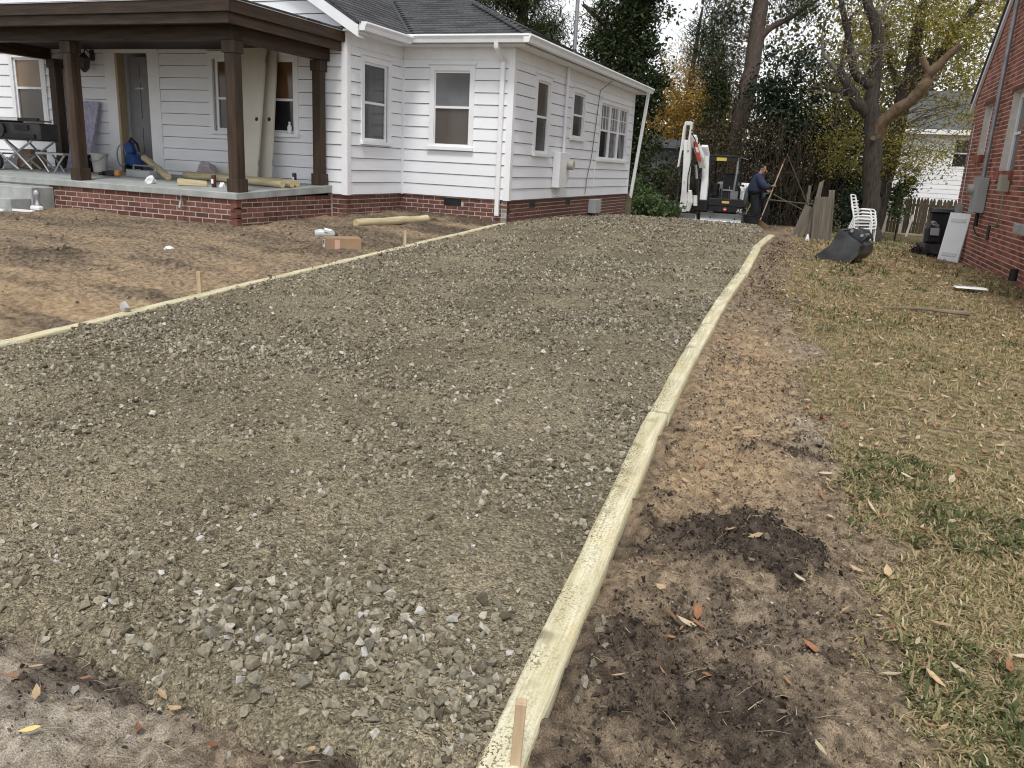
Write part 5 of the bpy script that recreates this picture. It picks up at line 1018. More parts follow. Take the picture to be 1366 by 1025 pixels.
for x0 in (-4.22, -3.24):
    tr_ = [(26.35, .16), (26.42, .04), (26.55, .0), (28.0, .0), (28.15, .06), (28.2, .2), (28.12, .36), (27.98, .42), (26.6, .42), (26.42, .34)]
    tk = XB(MB().prism([(x0, a, b) for a, b in tr_], (.28, 0, 0)), 'rubber_track', EXB); 
    for k in range(4): XB(MB().cyl((x0 - .012, 26.65 + k * .42, .2), (x0 + .292, 26.65 + k * .42, .2), .12, 12), 'track_roller', BLACKM, tk)
    for k in range(9): XB(MB().box(x0 - .004, x0 + .284, 26.318, 26.352, .06 + k * .03, .072 + k * .03), 'track_lug', EXB, tk)
XB(MB().box(-4.0, -3.2, 26.75, 27.9, .2, .5), 'undercarriage', EXB)
dk_ = XB(MB().box(-4.15, -3.02, 26.5, 28.1, .5, .74), 'deck', EXB, bevel=.02); XB(MB().box(-4.1, -3.05, 26.46, 26.499, .34, .5), 'front_skirt', EXB, dk_)
XB(MB().box(-3.72, -3.5, 26.485, 26.498, .6, .67), 'amber_decal', mat('amber_decal', (.6, .38, .1), (.7, .5, .2)), dk_); XB(MB().cyl((-3.6, 26.445, .42), (-3.6, 26.457, .42), .06, 14), 'red_decal', mat('red_decal', (.45, .05, .03), (.55, .08, .05)), dk_); XB(MB().box(-3.63, -3.57, 26.438, 26.444, .405, .435), 'decal_mark', TRIM, dk_)
def text(txt, size, m, parent, loc, rot=(PI / 2, 0, 0), name='lettering'):
    cu_ = bpy.data.curves.new('lettering', 'FONT'); cu_.body = txt; cu_.size = size; cu_.extrude = .003; cu_.align_x = 'CENTER'; tmp = bpy.data.objects.new('lettering_tmp', cu_); COL.objects.link(tmp)
    me = bpy.data.meshes.new_from_object(tmp.evaluated_get(bpy.context.evaluated_depsgraph_get())); bpy.data.objects.remove(tmp); me.materials.clear(); me.materials.append(m)
    o = bpy.data.objects.new(name, me); COL.objects.link(o); o.parent = parent; o.location = Vector(loc) - root_of(parent).location; o.rotation_euler = rot; return o
text('AE', .14, TRIM, dk_, (-3.16, 26.44, .36))
st_ = XB(MB().cbox((-3.64, 27.2, .98), (.5, .48, .12), (0, 0, 0)), 'operator_seat', BLACK, bevel=.03); XB(MB().cbox((-3.64, 27.45, 1.24), (.48, .12, .5), (-.12, 0, 0)), 'seat_back', BLACK, st_, bevel=.04); XB(MB().cbox((-3.64, 27.2, .84), (.56, .5, .2)), 'seat_base', EXB, st_)
for x in (-4.02, -3.26): c_o = XB(MB().cbox((x, 27.05, .98), (.14, .5, .4)), 'side_console', EXB, bevel=.03); XB(MB().cyl((x, 26.9, 1.18), (x + .02, 26.85, 1.36), .014, 6).cyl((x + .02, 26.85, 1.34), (x + .02, 26.84, 1.42), .026, 8), 'joystick', BLACK, c_o)
XB(MB().box(-3.22, -3.12, 26.62, 26.95, .74, 1.02), 'grey_panel', GREYBOX, bevel=.02); XB(MB().box(-3.5, -3.28, 26.55, 26.7, .74, .98), 'front_console', mat('mid_grey_panel', (.12, .13, .14), (.18, .19, .2)))
for x in (-3.78, -3.56): XB(MB().tube([(x, 26.75, .74), (x, 26.66, .95), (x, 26.62, 1.12)], .014, 6), 'travel_lever', GREYM)
XB(MB().cbox((-3.6, 26.62, 1.0), (.3, .04, .03)), 'foot_bar', GREYM)
XB(MB().prism([(-3.13, 26.6, .56), (-3.1, 26.62, .9), (-3.14, 26.66, 1.08), (-3.22, 26.7, 1.14), (-3.26, 26.7, 1.12), (-3.19, 26.66, 1.0), (-3.17, 26.62, .56)], (0, 1.0, 0)), 'side_cowl', EXW); XB(MB().cbox((-3.6, 28.0, .98), (1.1, .5, .5)), 'engine_cover', EXW, bevel=.08)
cn = XB(MB().box(-4.24, -3.33, 26.5, 27.7, 1.97, 2.03), 'canopy_roof', EXB, bevel=.015); XB(MB().box(-4.02, -3.72, 26.485, 26.499, 1.86, 1.955), 'yellow_sticker', mat('yellow_sticker', (.5, .38, .05), (.6, .48, .1)), cn); XB(MB().box(-4.2, -3.37, 26.5, 26.54, 1.86, 1.968), 'canopy_header', EXB, cn); XB(MB().bar((-3.33, 26.6, 1.99), (-3.08, 26.55, 1.93), .015), 'roof_aerial', GREYM, cn)
for x, m__ in ((-4.2, EXB), (-3.38, GREYM)): XB(MB().tube([(x, 26.53, 1.97), (x, 26.53, 1.5), (x + .04 * (1 if x < -4 else -1), 26.6, .98), (x + .04 * (1 if x < -4 else -1), 26.62, .74)], .03, 8), 'canopy_post', m__); XB(MB().tube([(x, 27.65, 1.97), (x, 27.75, .74)], .03, 8), 'canopy_post', EXB)
# swing post, boom, arm
XB(MB().box(-4.5, -4.12, 26.2, 26.5, .32, .68), 'swing_post', EXB, bevel=.03)
def limb(path, wd, hts, side=(1, 0, 0)):
    """box section with varying height along a path lying in the arm plane"""
    mb = MB(); P_ = [Vector(p) for p in path]; S_ = Vector(side) * wd / 2; rings = []
    for i, p in enumerate(P_):
        t_ = (P_[min(i + 1, len(P_) - 1)] - P_[max(0, i - 1)]).normalized(); up = t_.cross(Vector(side)).normalized() * hts[i] / 2
        k = len(mb.v); mb.v += [tuple(q) for q in (p - S_ - up, p + S_ - up, p + S_ + up, p - S_ + up)]; rings.append(k)
    for a, b in zip(rings, rings[1:]): mb.f += [(a, a + 1, b + 1, b), (a + 1, a + 2, b + 2, b + 1), (a + 2, a + 3, b + 3, b + 2), (a + 3, a, b, b + 3)]
    mb.f += [(rings[0], rings[0] + 3, rings[0] + 2, rings[0] + 1), (rings[-1], rings[-1] + 1, rings[-1] + 2, rings[-1] + 3)]; return mb
bo = XB(limb([(-4.27, 26.35, .6), (-4.3, 26.5, 1.3), (-4.36, 26.55, 2.0), (-4.42, 26.4, 2.28)], .2, [.2, .26, .24, .14]), 'boom', EXW, bevel=.015)
XB(limb([(-4.36, 26.15, 1.62), (-4.44, 26.1, 1.95), (-4.6, 26.02, 2.25), (-4.72, 25.9, 2.55)], .2, [.1, .26, .24, .14]), 'boom_nose', EXW, bo, bevel=.01); XB(MB().hexa([(-4.52, 25.93, 1.85), (-4.4, 25.95, 1.78), (-4.38, 25.955, 1.8), (-4.5, 25.935, 1.87), (-4.68, 25.85, 2.36), (-4.56, 25.87, 2.34), (-4.55, 25.875, 2.36), (-4.67, 25.855, 2.38)]), 'red_panel', mat('red_panel', (.4, .05, .03), (.5, .08, .06)), bo); XB(MB().hexa([(-4.53, 25.915, 2.02), (-4.47, 25.925, 2.0), (-4.46, 25.93, 2.01), (-4.52, 25.92, 2.03), (-4.6, 25.865, 2.2), (-4.53, 25.875, 2.19), (-4.52, 25.88, 2.2), (-4.59, 25.87, 2.21)]), 'white_badge', TRIM, bo)
XB(MB().cyl((-4.43, 26.2, .6), (-4.5, 26.1, 1.3), .07, 10), 'boom_cylinder', EXB); XB(MB().cyl((-4.5, 26.1, 1.3), (-4.56, 26.05, 1.7), .04, 10), 'cylinder_rod', GREYM)
ar = XB(limb([(-4.74, 25.6, .3), (-4.72, 25.62, .9), (-4.76, 25.7, 1.7), (-4.82, 25.75, 2.4)], .2, [.16, .22, .26, .2]), 'dipper_arm', EXW, bevel=.012)
for x, w__ in ((-4.93, .05), (-4.75, .06)): XB(limb([(x, 25.7, 2.1), (x, 25.7, 2.5), (x + .02, 25.68, 2.92)], w__, [.26, .24, .2]), 'arm_cheek', EXW, ar, bevel=.006)
XB(MB().box(-4.93, -4.74, 25.62, 25.74, 2.82, 2.93), 'arm_top', EXW, ar, bevel=.01); XB(MB().cyl((-4.96, 25.68, 2.86), (-4.7, 25.68, 2.86), .035, 8), 'arm_pin', BLACKM, ar)
XB(limb([(-4.93, 25.58, 2.8), (-4.95, 25.56, 2.2), (-4.99, 25.54, 1.6)], .05, [.1, .1, .08]), 'cylinder_guard', EXW, ar); XB(MB().cyl((-4.96, 25.55, 1.62), (-4.94, 25.5, .42), .065, 10), 'bucket_cylinder', EXB)
XB(MB().tube([(-4.7, 25.6, 2.6), (-4.56, 25.55, 2.4), (-4.6, 25.55, 1.9), (-4.66, 25.5, 1.4), (-4.63, 25.5, .9)], .018, 6).tube([(-4.72, 25.58, 2.7), (-4.5, 25.6, 2.55), (-4.48, 25.7, 2.3)], .016, 6), 'hydraulic_hose', EXB, smooth=True)
XB(limb([(-4.62, 25.7, .95), (-4.55, 25.72, .6), (-4.62, 25.74, .32)], .14, [.16, .2, .12]), 'side_link', EXW, bevel=.01); XB(limb([(-4.45, 25.9, .8), (-4.42, 25.92, .5)], .1, [.1, .14]), 'link_plate', EXW)
cp = XB(MB().cbox((-4.88, 25.5, .3), (.26, .22, .3), (0, .1, 0)), 'coupler', EXB, bevel=.03); XB(MB().box(-5.02, -4.73, 25.36, 25.5, .1, .14), 'coupler_foot', mat('rusty_edge', (.25, .13, .09), (.36, .22, .16)), cp); XB(MB().cyl((-5.02, 25.45, .38), (-4.74, 25.45, .38), .03, 8), 'coupler_pin', GREYM, cp)

# ------------------------------------------------------------------ workers
def skin(name, J, E_, m, parent, sub=2, smooth=True, fat=1.0):
    """J: list of (pos, rx, ry); skin + subdivision over the skeleton"""
    me = bpy.data.meshes.new(name); me.from_pydata([j[0] for j in J], E_, []); me.materials.append(m); o = bpy.data.objects.new(name, me); COL.objects.link(o); o.parent = parent
    md = o.modifiers.new('skin', 'SKIN'); md.use_smooth_shade = True; sv = me.skin_vertices[0].data
    for i, j in enumerate(J): sv[i].radius = (j[1] * fat, j[2] * fat); sv[i].use_root = (i == 0)
    ss = o.modifiers.new('sub', 'SUBSURF'); ss.levels = sub; ss.render_levels = sub; return o
SKINM = mat('skin', (.32, .18, .12), (.42, .25, .17), rough=.5, scale=8); NAVY = mat('navy_jacket', (.013, .018, .042), (.032, .042, .08), rough=.8, scale=6, bump=.3, bscale=12); PANTS = mat('black_trousers', (.008, .008, .011), (.02, .02, .026), rough=.85, scale=6, bump=.3, bscale=10); HAIR = mat('dark_hair', (.012, .009, .007), (.03, .022, .016), rough=.6, scale=40); OLIVE = mat('grey_green_jacket', (.06, .075, .075), (.12, .14, .135), rough=.85, scale=6, bump=.3, bscale=12); BOOT = mat('dark_boot', (.015, .012, .01), (.03, .025, .02), rough=.6)
def hand(parent, wrist, dirv, palm_n, grip):
    """palm plus five separate curled fingers closing round a handle"""
    w_, d, n_ = Vector(wrist), Vector(dirv).normalized(), Vector(palm_n).normalized(); s_ = d.cross(n_)
    J, E_ = [(w_, .026, .02), (w_ + d * .05, .036, .017), (w_ + d * .09, .038, .016)], [(0, 1), (1, 2)]
    for k, (o_, l_) in enumerate(((-.03, .9), (-.01, 1.0), (.01, .95), (.03, .78))):
        b_ = w_ + d * .09 + s_ * o_; i = len(J); J += [(b_, .009, .009), (b_ + d * .032 * l_ + n_ * .012, .0085, .0085), (b_ + d * .036 * l_ + n_ * .042, .008, .008), (b_ + d * .012 + n_ * .056, .007, .007)]; E_ += [(2, i), (i, i + 1), (i + 1, i + 2), (i + 2, i + 3)]
    i = len(J); b_ = w_ + d * .035 - s_ * .034; J += [(b_, .012, .012), (b_ + d * .03 - s_ * .014 + n_ * .022, .01, .01), (b_ + d * .05 + n_ * .045, .009, .009)]; E_ += [(0, i), (i, i + 1), (i + 1, i + 2)]
    return skin('hand', [(tuple(a), b, c) for a, b, c in J], E_, SKINM, parent, 1)
def worker(name_lab, base, pelvis, chest, neck, head, face, sh_r, el_r, ha_r, sh_l, el_l, ha_l, kn_r, an_r, kn_l, an_l, toe, jacket, hood=True):
    t = thing('person', name_lab, 'person', base); V_ = Vector
    hp_r, hp_l = V_(pelvis) + V_((0, -.09, -.04)), V_(pelvis) + V_((0, .09, -.04)); mid = (V_(pelvis) + V_(chest)) / 2
    f = V_(face).normalized()
    # continuous body under the clothes, with the head
    h = V_(head)
    J = [(pelvis, .13, .12), (tuple(mid), .12, .11), (chest, .15, .12), (neck, .055, .06), (tuple(h - f * .01 + V_((0, 0, -.05))), .075, .07), (tuple(h + V_((0, 0, .02)) - f * .01), .088, .078), (tuple(h + V_((0, 0, .085)) - f * .015), .06, .055), (sh_r, .065, .065), (el_r, .046, .046), (ha_r, .03, .028), (sh_l, .065, .065), (el_l, .046, .046), (ha_l, .03, .028), (tuple(hp_r), .09, .09), (kn_r, .062, .062), (an_r, .04, .04), (tuple(hp_l), .09, .09), (kn_l, .062, .062), (an_l, .04, .04)]
    E_ = [(0, 1), (1, 2), (2, 3), (3, 4), (4, 5), (5, 6), (2, 7), (7, 8), (8, 9), (2, 10), (10, 11), (11, 12), (0, 13), (13, 14), (14, 15), (0, 16), (16, 17), (17, 18)]
    skin('body', J, E_, SKINM, t, fat=1.12)
    # face: nose, ears, eyes, mouth
    s_ = f.cross(V_((0, 0, 1))).normalized(); fm = MB(); fm.tube([h + f * .082 + V_((0, 0, .02)), h + f * .105 + V_((0, 0, -.012)), h + f * .085 + V_((0, 0, -.025))], [.01, .016, .009], 6)
    for q in (-1, 1): fm.cyl(h + s_ * q * .076 + V_((0, 0, .015)), h + s_ * q * .088 - f * .02 + V_((0, 0, .01)), .028, 8, .022)
    fm.build('nose_and_ears', SKINM, t, smooth=True)
    ey = MB(); [ey.cyl(h + s_ * q * .032 + f * .074 + V_((0, 0, .028)), h + s_ * q * .032 + f * .084 + V_((0, 0, .027)), .011, 8) for q in (-1, 1)]; ey.build('eyes', BLACK, t); MB().bar(h + f * .08 + s_ * .024 + V_((0, 0, -.05)), h + f * .08 - s_ * .024 + V_((0, 0, -.05)), .008, .006).build('mouth', mat('lips', (.25, .11, .09)), t)
    skin('hair', [(tuple(h - f * .035 + V_((0, 0, .0))), .078, .082), (tuple(h - f * .02 + V_((0, 0, .06))), .09, .084), (tuple(h + f * .02 + V_((0, 0, .095))), .062, .06)], [(0, 1), (1, 2)], HAIR, t, fat=1.3)
    # jacket and trousers
    ch = V_(chest); J = [(tuple(V_(pelvis) + V_((0, 0, -.07))), .178, .168), (tuple(mid), .175, .16), (tuple(ch + (V_(neck) - ch) * .1), .2, .165), (tuple(ch + (V_(neck) - ch) * .8), .09, .09), (sh_r, .092, .09), (tuple((V_(sh_r) + V_(el_r)) / 2), .085, .083), (el_r, .076, .074), (tuple(V_(el_r) + (V_(ha_r) - V_(el_r)) * .92), .05, .05), (sh_l, .092, .09), (tuple((V_(sh_l) + V_(el_l)) / 2), .085, .083), (el_l, .076, .074), (tuple(V_(el_l) + (V_(ha_l) - V_(el_l)) * .92), .05, .05)]
    skin('jacket', J, [(0, 1), (1, 2), (2, 3), (2, 4), (4, 5), (5, 6), (6, 7), (2, 8), (8, 9), (9, 10), (10, 11)], jacket, t, fat=1.5)
    if hood: skin('hood', [(tuple(V_(neck) - f * .1 + V_((0, 0, -.05))), .1, .06), (tuple(V_(neck) - f * .075 + V_((0, 0, .03))), .1, .055)], [(0, 1)], jacket, t, fat=1.4)
    J = [(pelvis, .14, .13), (tuple(hp_r), .115, .11), (kn_r, .09, .088), (an_r, .075, .075), (tuple(hp_l), .12, .115), (kn_l, .09, .088), (an_l, .075, .075)]
    skin('trousers', J, [(0, 1), (1, 2), (2, 3), (0, 4), (4, 5), (5, 6)], PANTS, t, fat=1.25)
    for a in (an_r, an_l):
        a = V_(a); tv = V_(toe).normalized(); skin('boot', [(tuple(a + V_((0, 0, -.01))), .055, .055), (tuple(a + tv * .02 + V_((0, 0, -.045))), .05, .045), (tuple(a + tv * .15 + V_((0, 0, -.055))), .045, .035)], [(0, 1), (1, 2)], BOOT, t)
    return t
BX, BYW = -2.42, 24.3; BZ = g(BX, BYW) - .02
W_A = worker('person in a navy hooded jacket and black trousers, head bowed, holding a long broom upright', (BX, BYW, BZ), (-.1, 0, .93), (-.1, 0, 1.34), (-.035, 0, 1.5), (.04, 0, 1.615), (.86, -.1, -.5), (-.07, -.17, 1.42), (.14, -.23, 1.13), (.3, -.1, 1.19), (-.07, .17, 1.42), (.08, .24, 1.12), (.22, .06, 1.02), (-.05, -.1, .5), (-.1, -.11, .1), (.0, .1, .5), (-.02, .12, .1), (1, -.2, 0), NAVY)
hand(W_A, (.29, -.1, 1.19), (1, .25, .02), (.1, 1, .1), None); hand(W_A, (.21, .06, 1.02), (1, -.2, 0), (.1, -1, .1), None)
t = thing('push_broom', 'long wooden broom with brown bristle head held by the navy jacketed person', 'broom', (BX, BYW, BZ))
MB().cyl((.53, -.03, 1.78), (.12, -.05, .24), .016, 8).build('broom_handle', mat('pale_handle', (.42, .3, .2), (.56, .42, .3), rough=.6), t, smooth=True); MB().cyl((.57, -.03, 1.93), (.53, -.03, 1.78), .013, 8).build('handle_tip', mat('red_tip', (.3, .08, .05)), t)
bh2 = MB().cbox((.12, -.06, .21), (.5, .09, .06), (0, .55, 0)).build('broom_head', mat('brown_wood_head', (.14, .09, .05), (.2, .13, .08)), t); MB().cbox((.08, -.06, .155), (.48, .1, .09), (0, .55, 0)).build('bristles', mat('brown_bristle', (.1, .07, .035), (.2, .14, .08), rough=.95, scale=60), t)
W_B = worker('person in a grey green jacket bending behind the one in navy, gripping a yellow shovel', (-2.62, 24.95, g(-2.6, 24.95) - .02), (.28, .1, .9), (.02, 0, 1.14), (.04, .02, 1.27), (.12, .06, 1.32), (.8, -.3, -.8), (-.12, -.1, 1.12), (-.17, -.12, .82), (-.16, -.14, .58), (.12, .18, 1.14), (.18, .16, .84), (.08, .02, .75), (.3, 0, .5), (.25, 0, .1), (.36, .2, .5), (.33, .2, .1), (.2, -1, 0), OLIVE)
hand(W_B, (-.16, -.14, .59), (.15, -.1, -1), (1, 0, .1), None)
t = thing('shovel', 'yellow handled shovel held by the bent person, blade in the black tub', 'shovel', (-2.62, 24.95, BZ)); MB().cyl((.06, -.1, .98), (-.14, -.42, .3), .017, 8).build('shovel_handle', mat('yellow_handle', (.5, .4, .2), (.64, .54, .3), rough=.5), t, smooth=True); MB().hexa([(-.24, -.46, .06), (-.06, -.52, .06), (-.06, -.51, .07), (-.24, -.45, .07), (-.22, -.38, .32), (-.06, -.44, .32), (-.06, -.43, .33), (-.22, -.37, .33)]).build('shovel_blade', BLACKM, t)
t = thing('rubber_tub', 'black rubber tub on the ground in front of the two people', 'tub', (-2.52, 24.0, g(-2.52, 24) - .02), .2)
pr_ = [(.17, 0), (.2, .12), (.23, .33), (.25, .34), (.25, .36), (.215, .36), (.19, .13), (.16, .03)]; MB().lathe((0, 0, 0), pr_, 18).build('tub_body', BLACK, t, smooth=True)
for s_ in (-1, 1): MB().tube([(s_ * .24, -.08, .33), (s_ * .3, -.05, .36), (s_ * .3, .05, .36), (s_ * .24, .08, .33)], .015, 6).build('tub_handle', BLACK, t, smooth=True)
o = crumple('soil_heap', 0, 0, 0, (.16, .16, .1), mat('dark_soil_heap', (.03, .025, .02), (.07, .055, .045), rough=.95, scale=20), None, None, 9, .7); o.parent = t; o.location = (0, 0, .26); o.rotation_euler = (0, 0, 0)

# ------------------------------------------------------------------ trees, shrubs and woods
BARK = mat('dark_bark', (.02, .016, .013), (.075, .062, .052), rough=.95, scale=5, stretch=(4, 4, .8), bump=.6, bscale=16); PINEB = mat('pine_bark', (.06, .045, .038), (.14, .108, .09), rough=.95, scale=6, stretch=(3, 3, 1), bump=.6, bscale=14); TANB = mat('tan_bark', (.075, .05, .032), (.2, .14, .09), rough=.9, scale=4, stretch=(2, 2, 2), bump=.4, bscale=14); TWIG = mat('grey_twig', (.1, .085, .07), (.24, .21, .18), rough=.9, scale=4); VINE = mat('brown_vine', (.035, .026, .02), (.1, .075, .055), rough=.95, scale=5)
def leafmat(name, cols, tr=.25): return ramp_island(name, [(i / (len(cols) - 1), c) for i, c in enumerate(cols)], rough=.65, spec=.25, trans=tr)
L_YG = leafmat('yellow_green_leaf', [(.2, .19, .04), (.32, .29, .065), (.42, .35, .09), (.16, .16, .04), (.5, .42, .15)], .4); L_GOLD = leafmat('gold_leaf', [(.3, .17, .03), (.42, .27, .06), (.22, .17, .04), (.48, .33, .09), (.3, .17, .04)], .4); L_IVY = leafmat('ivy_leaf', [(.012, .024, .008), (.03, .05, .016), (.05, .075, .025), (.02, .035, .012), (.08, .085, .04)], .15); L_HOLLY = leafmat('holly_leaf', [(.01, .022, .012), (.022, .042, .02), (.035, .06, .03), (.014, .028, .014)], .1); L_PINE = leafmat('pine_needle', [(.02, .035, .012), (.04, .06, .02), (.07, .085, .035), (.05, .045, .02)], .1); L_BROWN = leafmat('withered_leaf', [(.06, .04, .022), (.1, .07, .04), (.05, .045, .022), (.14, .1, .06), (.03, .035, .014)], .15); L_FRESH = leafmat('fresh_leaf', [(.035, .07, .018), (.06, .11, .028), (.1, .14, .05), (.16, .17, .09)], .25)
NEEDLE = [(np.array([(-.5, -.05, 0), (.5, -.02, .05), (.5, .02, .05), (-.5, .05, 0)]), [(0, 1, 2, 3)]), (np.array([(-.5, -.04, 0), (.45, -.03, -.12), (.45, .03, -.12), (-.5, .04, 0)]), [(0, 1, 2, 3)])]
def ell_points(n, c, r, shell=.45, seed=0):
    q = np.random.default_rng(seed); v = q.normal(size=(n, 3)); v /= np.linalg.norm(v, axis=1)[:, None]; return np.asarray(c) + v * (q.random(n) ** shell)[:, None] * np.asarray(r)
def branch(a, b, seed, n=5, wob=.12):
    r = np.random.default_rng(seed); a, b = np.asarray(a, float), np.asarray(b, float); L_ = np.linalg.norm(b - a); pts = [a + (b - a) * t_ + (r.normal(size=3) * wob * L_ * math.sin(PI * t_) * .5 + np.array([0, 0, .12 * L_ * math.sin(PI * t_)])) for t_ in np.linspace(0, 1, n)]; return [tuple(p) for p in pts]
def tree(name, lab, base, limbs, blobs, leaf_m, size, per, crad, seed, group=None, barkm=None, twigm=None, variants=None, cat='tree', twig_r=.02, bare=0, flat=.7):
    """limbs: [(points, radii, material)]; blobs: [(centre, radii, n clumps)]; everything in world coordinates"""
    t = thing(name, lab, cat, base, 0, group); q = np.random.default_rng(seed); B_ = np.asarray(base, float); lp = []
    for k, (pts, rad, m) in enumerate(limbs):
        # refine and roughen the limb
        P_ = [np.asarray(p, float) for p in pts]; out, rr = [], []
        for i in range(len(P_) - 1):
            for j in range(4): u = j / 4; out.append(P_[i] * (1 - u) + P_[i + 1] * u + q.normal(size=3) * rad[i] * .1); rr.append((rad[i] * (1 - u) + rad[i + 1] * u) * q.uniform(.93, 1.08))
        out.append(P_[-1]); rr.append(rad[-1]); lp += [(o_, r_) for o_, r_ in zip(out, rr)]
        MB().tube([tuple(o_ - B_) for o_ in out], rr, 9).build('trunk' if k == 0 else 'limb', m or barkm or BARK, t, smooth=True)
    C_ = np.concatenate([ell_points(n, c, r, .5, seed + i) for i, (c, r, n) in enumerate(blobs)]) if blobs else np.zeros((0, 3))
    if len(lp) and len(C_):
        LPa = np.array([p for p, r in lp]); tw = MB()
        for i, c in enumerate(C_):
            d_ = np.linalg.norm(LPa - c, axis=1) + np.maximum(0, LPa[:, 2] - c[2]) * .6; a = LPa[int(np.argmin(d_ + q.random(len(d_)) * .4))]
            tw.tube([tuple(np.asarray(p) - B_) for p in branch(a, c, seed + i)], [twig_r * 1.6, twig_r * 1.2, twig_r, twig_r * .7, twig_r * .4], 4)
            for z in range(bare):
                e_ = c + q.normal(size=3) * crad * .8; tw.tube([tuple(np.asarray(p) - B_) for p in branch(c, e_, seed + i * 7 + z, 3)], [twig_r * .5, twig_r * .35, twig_r * .2], 3)
        o = tw.build('twigs', twigm or TWIG, t); o['kind'] = 'stuff'
    if len(C_) and per:
        c = np.repeat(C_, per, 0); k = len(c); rad = np.repeat(q.uniform(.6, 1.25, len(C_)) * crad, per); P_ = c + q.normal(size=(k, 3)) * rad[:, None] * np.array([.5, .5, .5 * flat])
        me = merged('crown', variants or LQ, P_, np.column_stack([q.uniform(-1.1, 1.1, k), q.uniform(-1.1, 1.1, k), q.uniform(0, 6.28, k)]), size * q.uniform(.55, 1.35, k), leaf_m, off=B_); link('crown', me, t)
    return t
# the big forked tree and the darker trunk behind it
by = 27.3; bz = g(.55, by)
bt = tree('forked_tree', 'large grey barked tree with a long cut tan limb reaching right, behind the stacked chairs', (.57, by, bz - .05),
     [([(.6, by, bz - .1), (.56, by, bz + .45), (.47, by, 1.4), (.32, by, 2.5), (.25, by, 3.15)], [.5, .28, .26, .25, .23], None), ([(.25, by, 3.1), (.1, by, 3.7), (.08, by + .1, 4.5), (.0, by, 5.6), (-.4, by, 6.4), (-.7, by, 7.4)], [.24, .2, .19, .16, .13, .08], None),
      ([(.12, by, 3.35), (-.35, by - .1, 3.75), (-.62, by - .2, 4.2), (-.95, by - .2, 4.6)], [.2, .17, .14, .09], None), ([(.1, by, 4.1), (-.45, by + .1, 4.5), (-.65, by + .1, 5.1), (-.9, by, 5.9), (-1.3, by, 6.9)], [.15, .13, .11, .09, .05], None),
      ([(.36, by, 2.75), (.56, by - .2, 3.25), (1.12, by - .5, 3.7), (1.44, by - .7, 4.2), (1.52, by - .75, 4.5)], [.2, .19, .17, .16, .14], TANB), ([(1.5, by - .74, 4.4), (1.75, by - .85, 4.75), (2.1, by - 1., 5.15)], [.14, .11, .085], TANB), ([(1.46, by - .7, 4.25), (1.42, by - .75, 4.5), (1.22, by - .8, 4.85)], [.12, .1, .085], TANB),
      ([(-.5, by - .1, 3.95), (-1.1, by - .2, 4.05), (-1.6, by - .3, 4.1)], [.1, .06, .03], None), ([(-.9, by - .2, 4.5), (-1.4, by - .3, 5.0), (-1.5, by - .3, 5.6)], [.07, .045, .02], TWIG)],
     [((-.4, by - .2, 4.6), (1.5, 1.2, 1.0), 46), ((-.3, by, 6.4), (1.6, 1.2, 1.2), 40)], L_YG, .075, 7, .5, 100, bare=3, twig_r=.014)
for (p, s_, r_) in (((.31, by - .285, 2.7), .06, 0),): o = MB().cyl((p[0] - .57, p[1] - by, p[2] - bz + .05), (p[0] - .57, p[1] - by - .05, p[2] - bz + .05), .07, 12).build('cut_knot', TANB, bt)
tree('leaning_tree', 'dark leaning trunk with yellow green foliage just behind the big forked tree', (.8, 29.2, g(.8, 29)),
     [([(.72, 29.2, -.4), (.8, 29.2, 1.2), (.92, 29.2, 2.6), (.98, 29.2, 3.7), (1.1, 29.2, 4.9), (1.1, 29.2, 6.3), (1.3, 29.2, 8)], [.36, .3, .27, .24, .19, .15, .09], None), ([(1.1, 29.2, 4.4), (1.75, 29.1, 5.25), (2.1, 29, 5.9), (2.75, 29, 6.9), (3.2, 29, 7.6)], [.17, .15, .13, .09, .06], None), ([(1.0, 29.2, 3.9), (.5, 29.6, 5.0), (.2, 29.8, 6.2)], [.12, .09, .05], None)],
     [((2.6, 28.8, 5.6), (1.6, 1.6, 2.1), 90), ((1.3, 29.4, 6.6), (1.9, 1.5, 1.7), 70), ((2.9, 28.2, 3.4), (1.3, 1.2, .7), 18), ((1.8, 28.2, 2.3), (.9, 1.0, .7), 18), ((.2, 29.8, 5.2), (1.2, 1, 2.0), 46), ((1.2, 28.6, 2.6), (.6, .8, .9), 24)], L_YG, .085, 80, .62, 140, twig_r=.013)
tree('slim_tree', 'slim yellow leafed tree left of the big forked tree', (-.9, 30.5, g(-.9, 30)), [([(-.9, 30.5, -.3), (-.8, 30.5, 2.), (-1.0, 30.4, 4), (-.9, 30.4, 6.5)], [.12, .1, .08, .04], None)], [((-.6, 30, 4.6), (1.2, 1, 2.3), 54), ((-.5, 29.6, 2.3), (.9, .8, .9), 30)], L_YG, .08, 60, .55, 180, twig_r=.01)
# leaning pine, ivy tower, evergreen mass
tree('pine_tree', 'tall bare pine trunk leaning right behind the excavator', (-4.6, 32, g(-4.6, 32)), [([(-4.75, 32, -.3), (-4.45, 32, 1.8), (-4.14, 32, 3.66), (-3.97, 32, 5.6), (-3.93, 32, 7.4), (-3.9, 32, 10)], [.4, .34, .3, .28, .26, .2], PINEB), ([(-3.95, 32, 6.0), (-3.5, 32, 6.5), (-2.9, 32, 6.8), (-2.2, 32, 7.3)], [.13, .11, .08, .05], None)], [((-5.3, 31.8, 6.2), (.9, .9, 1.8), 60), ((-5.0, 31.8, 4.3), (.5, .6, 1.4), 30), ((-4.9, 31.8, 8.2), (1.2, 1.2, .9), 30), ((-2.6, 32, 7.2), (.8, .6, .6), 16)], L_PINE, .26, 70, .6, 200, barkm=PINEB, variants=NEEDLE, twig_r=.012)
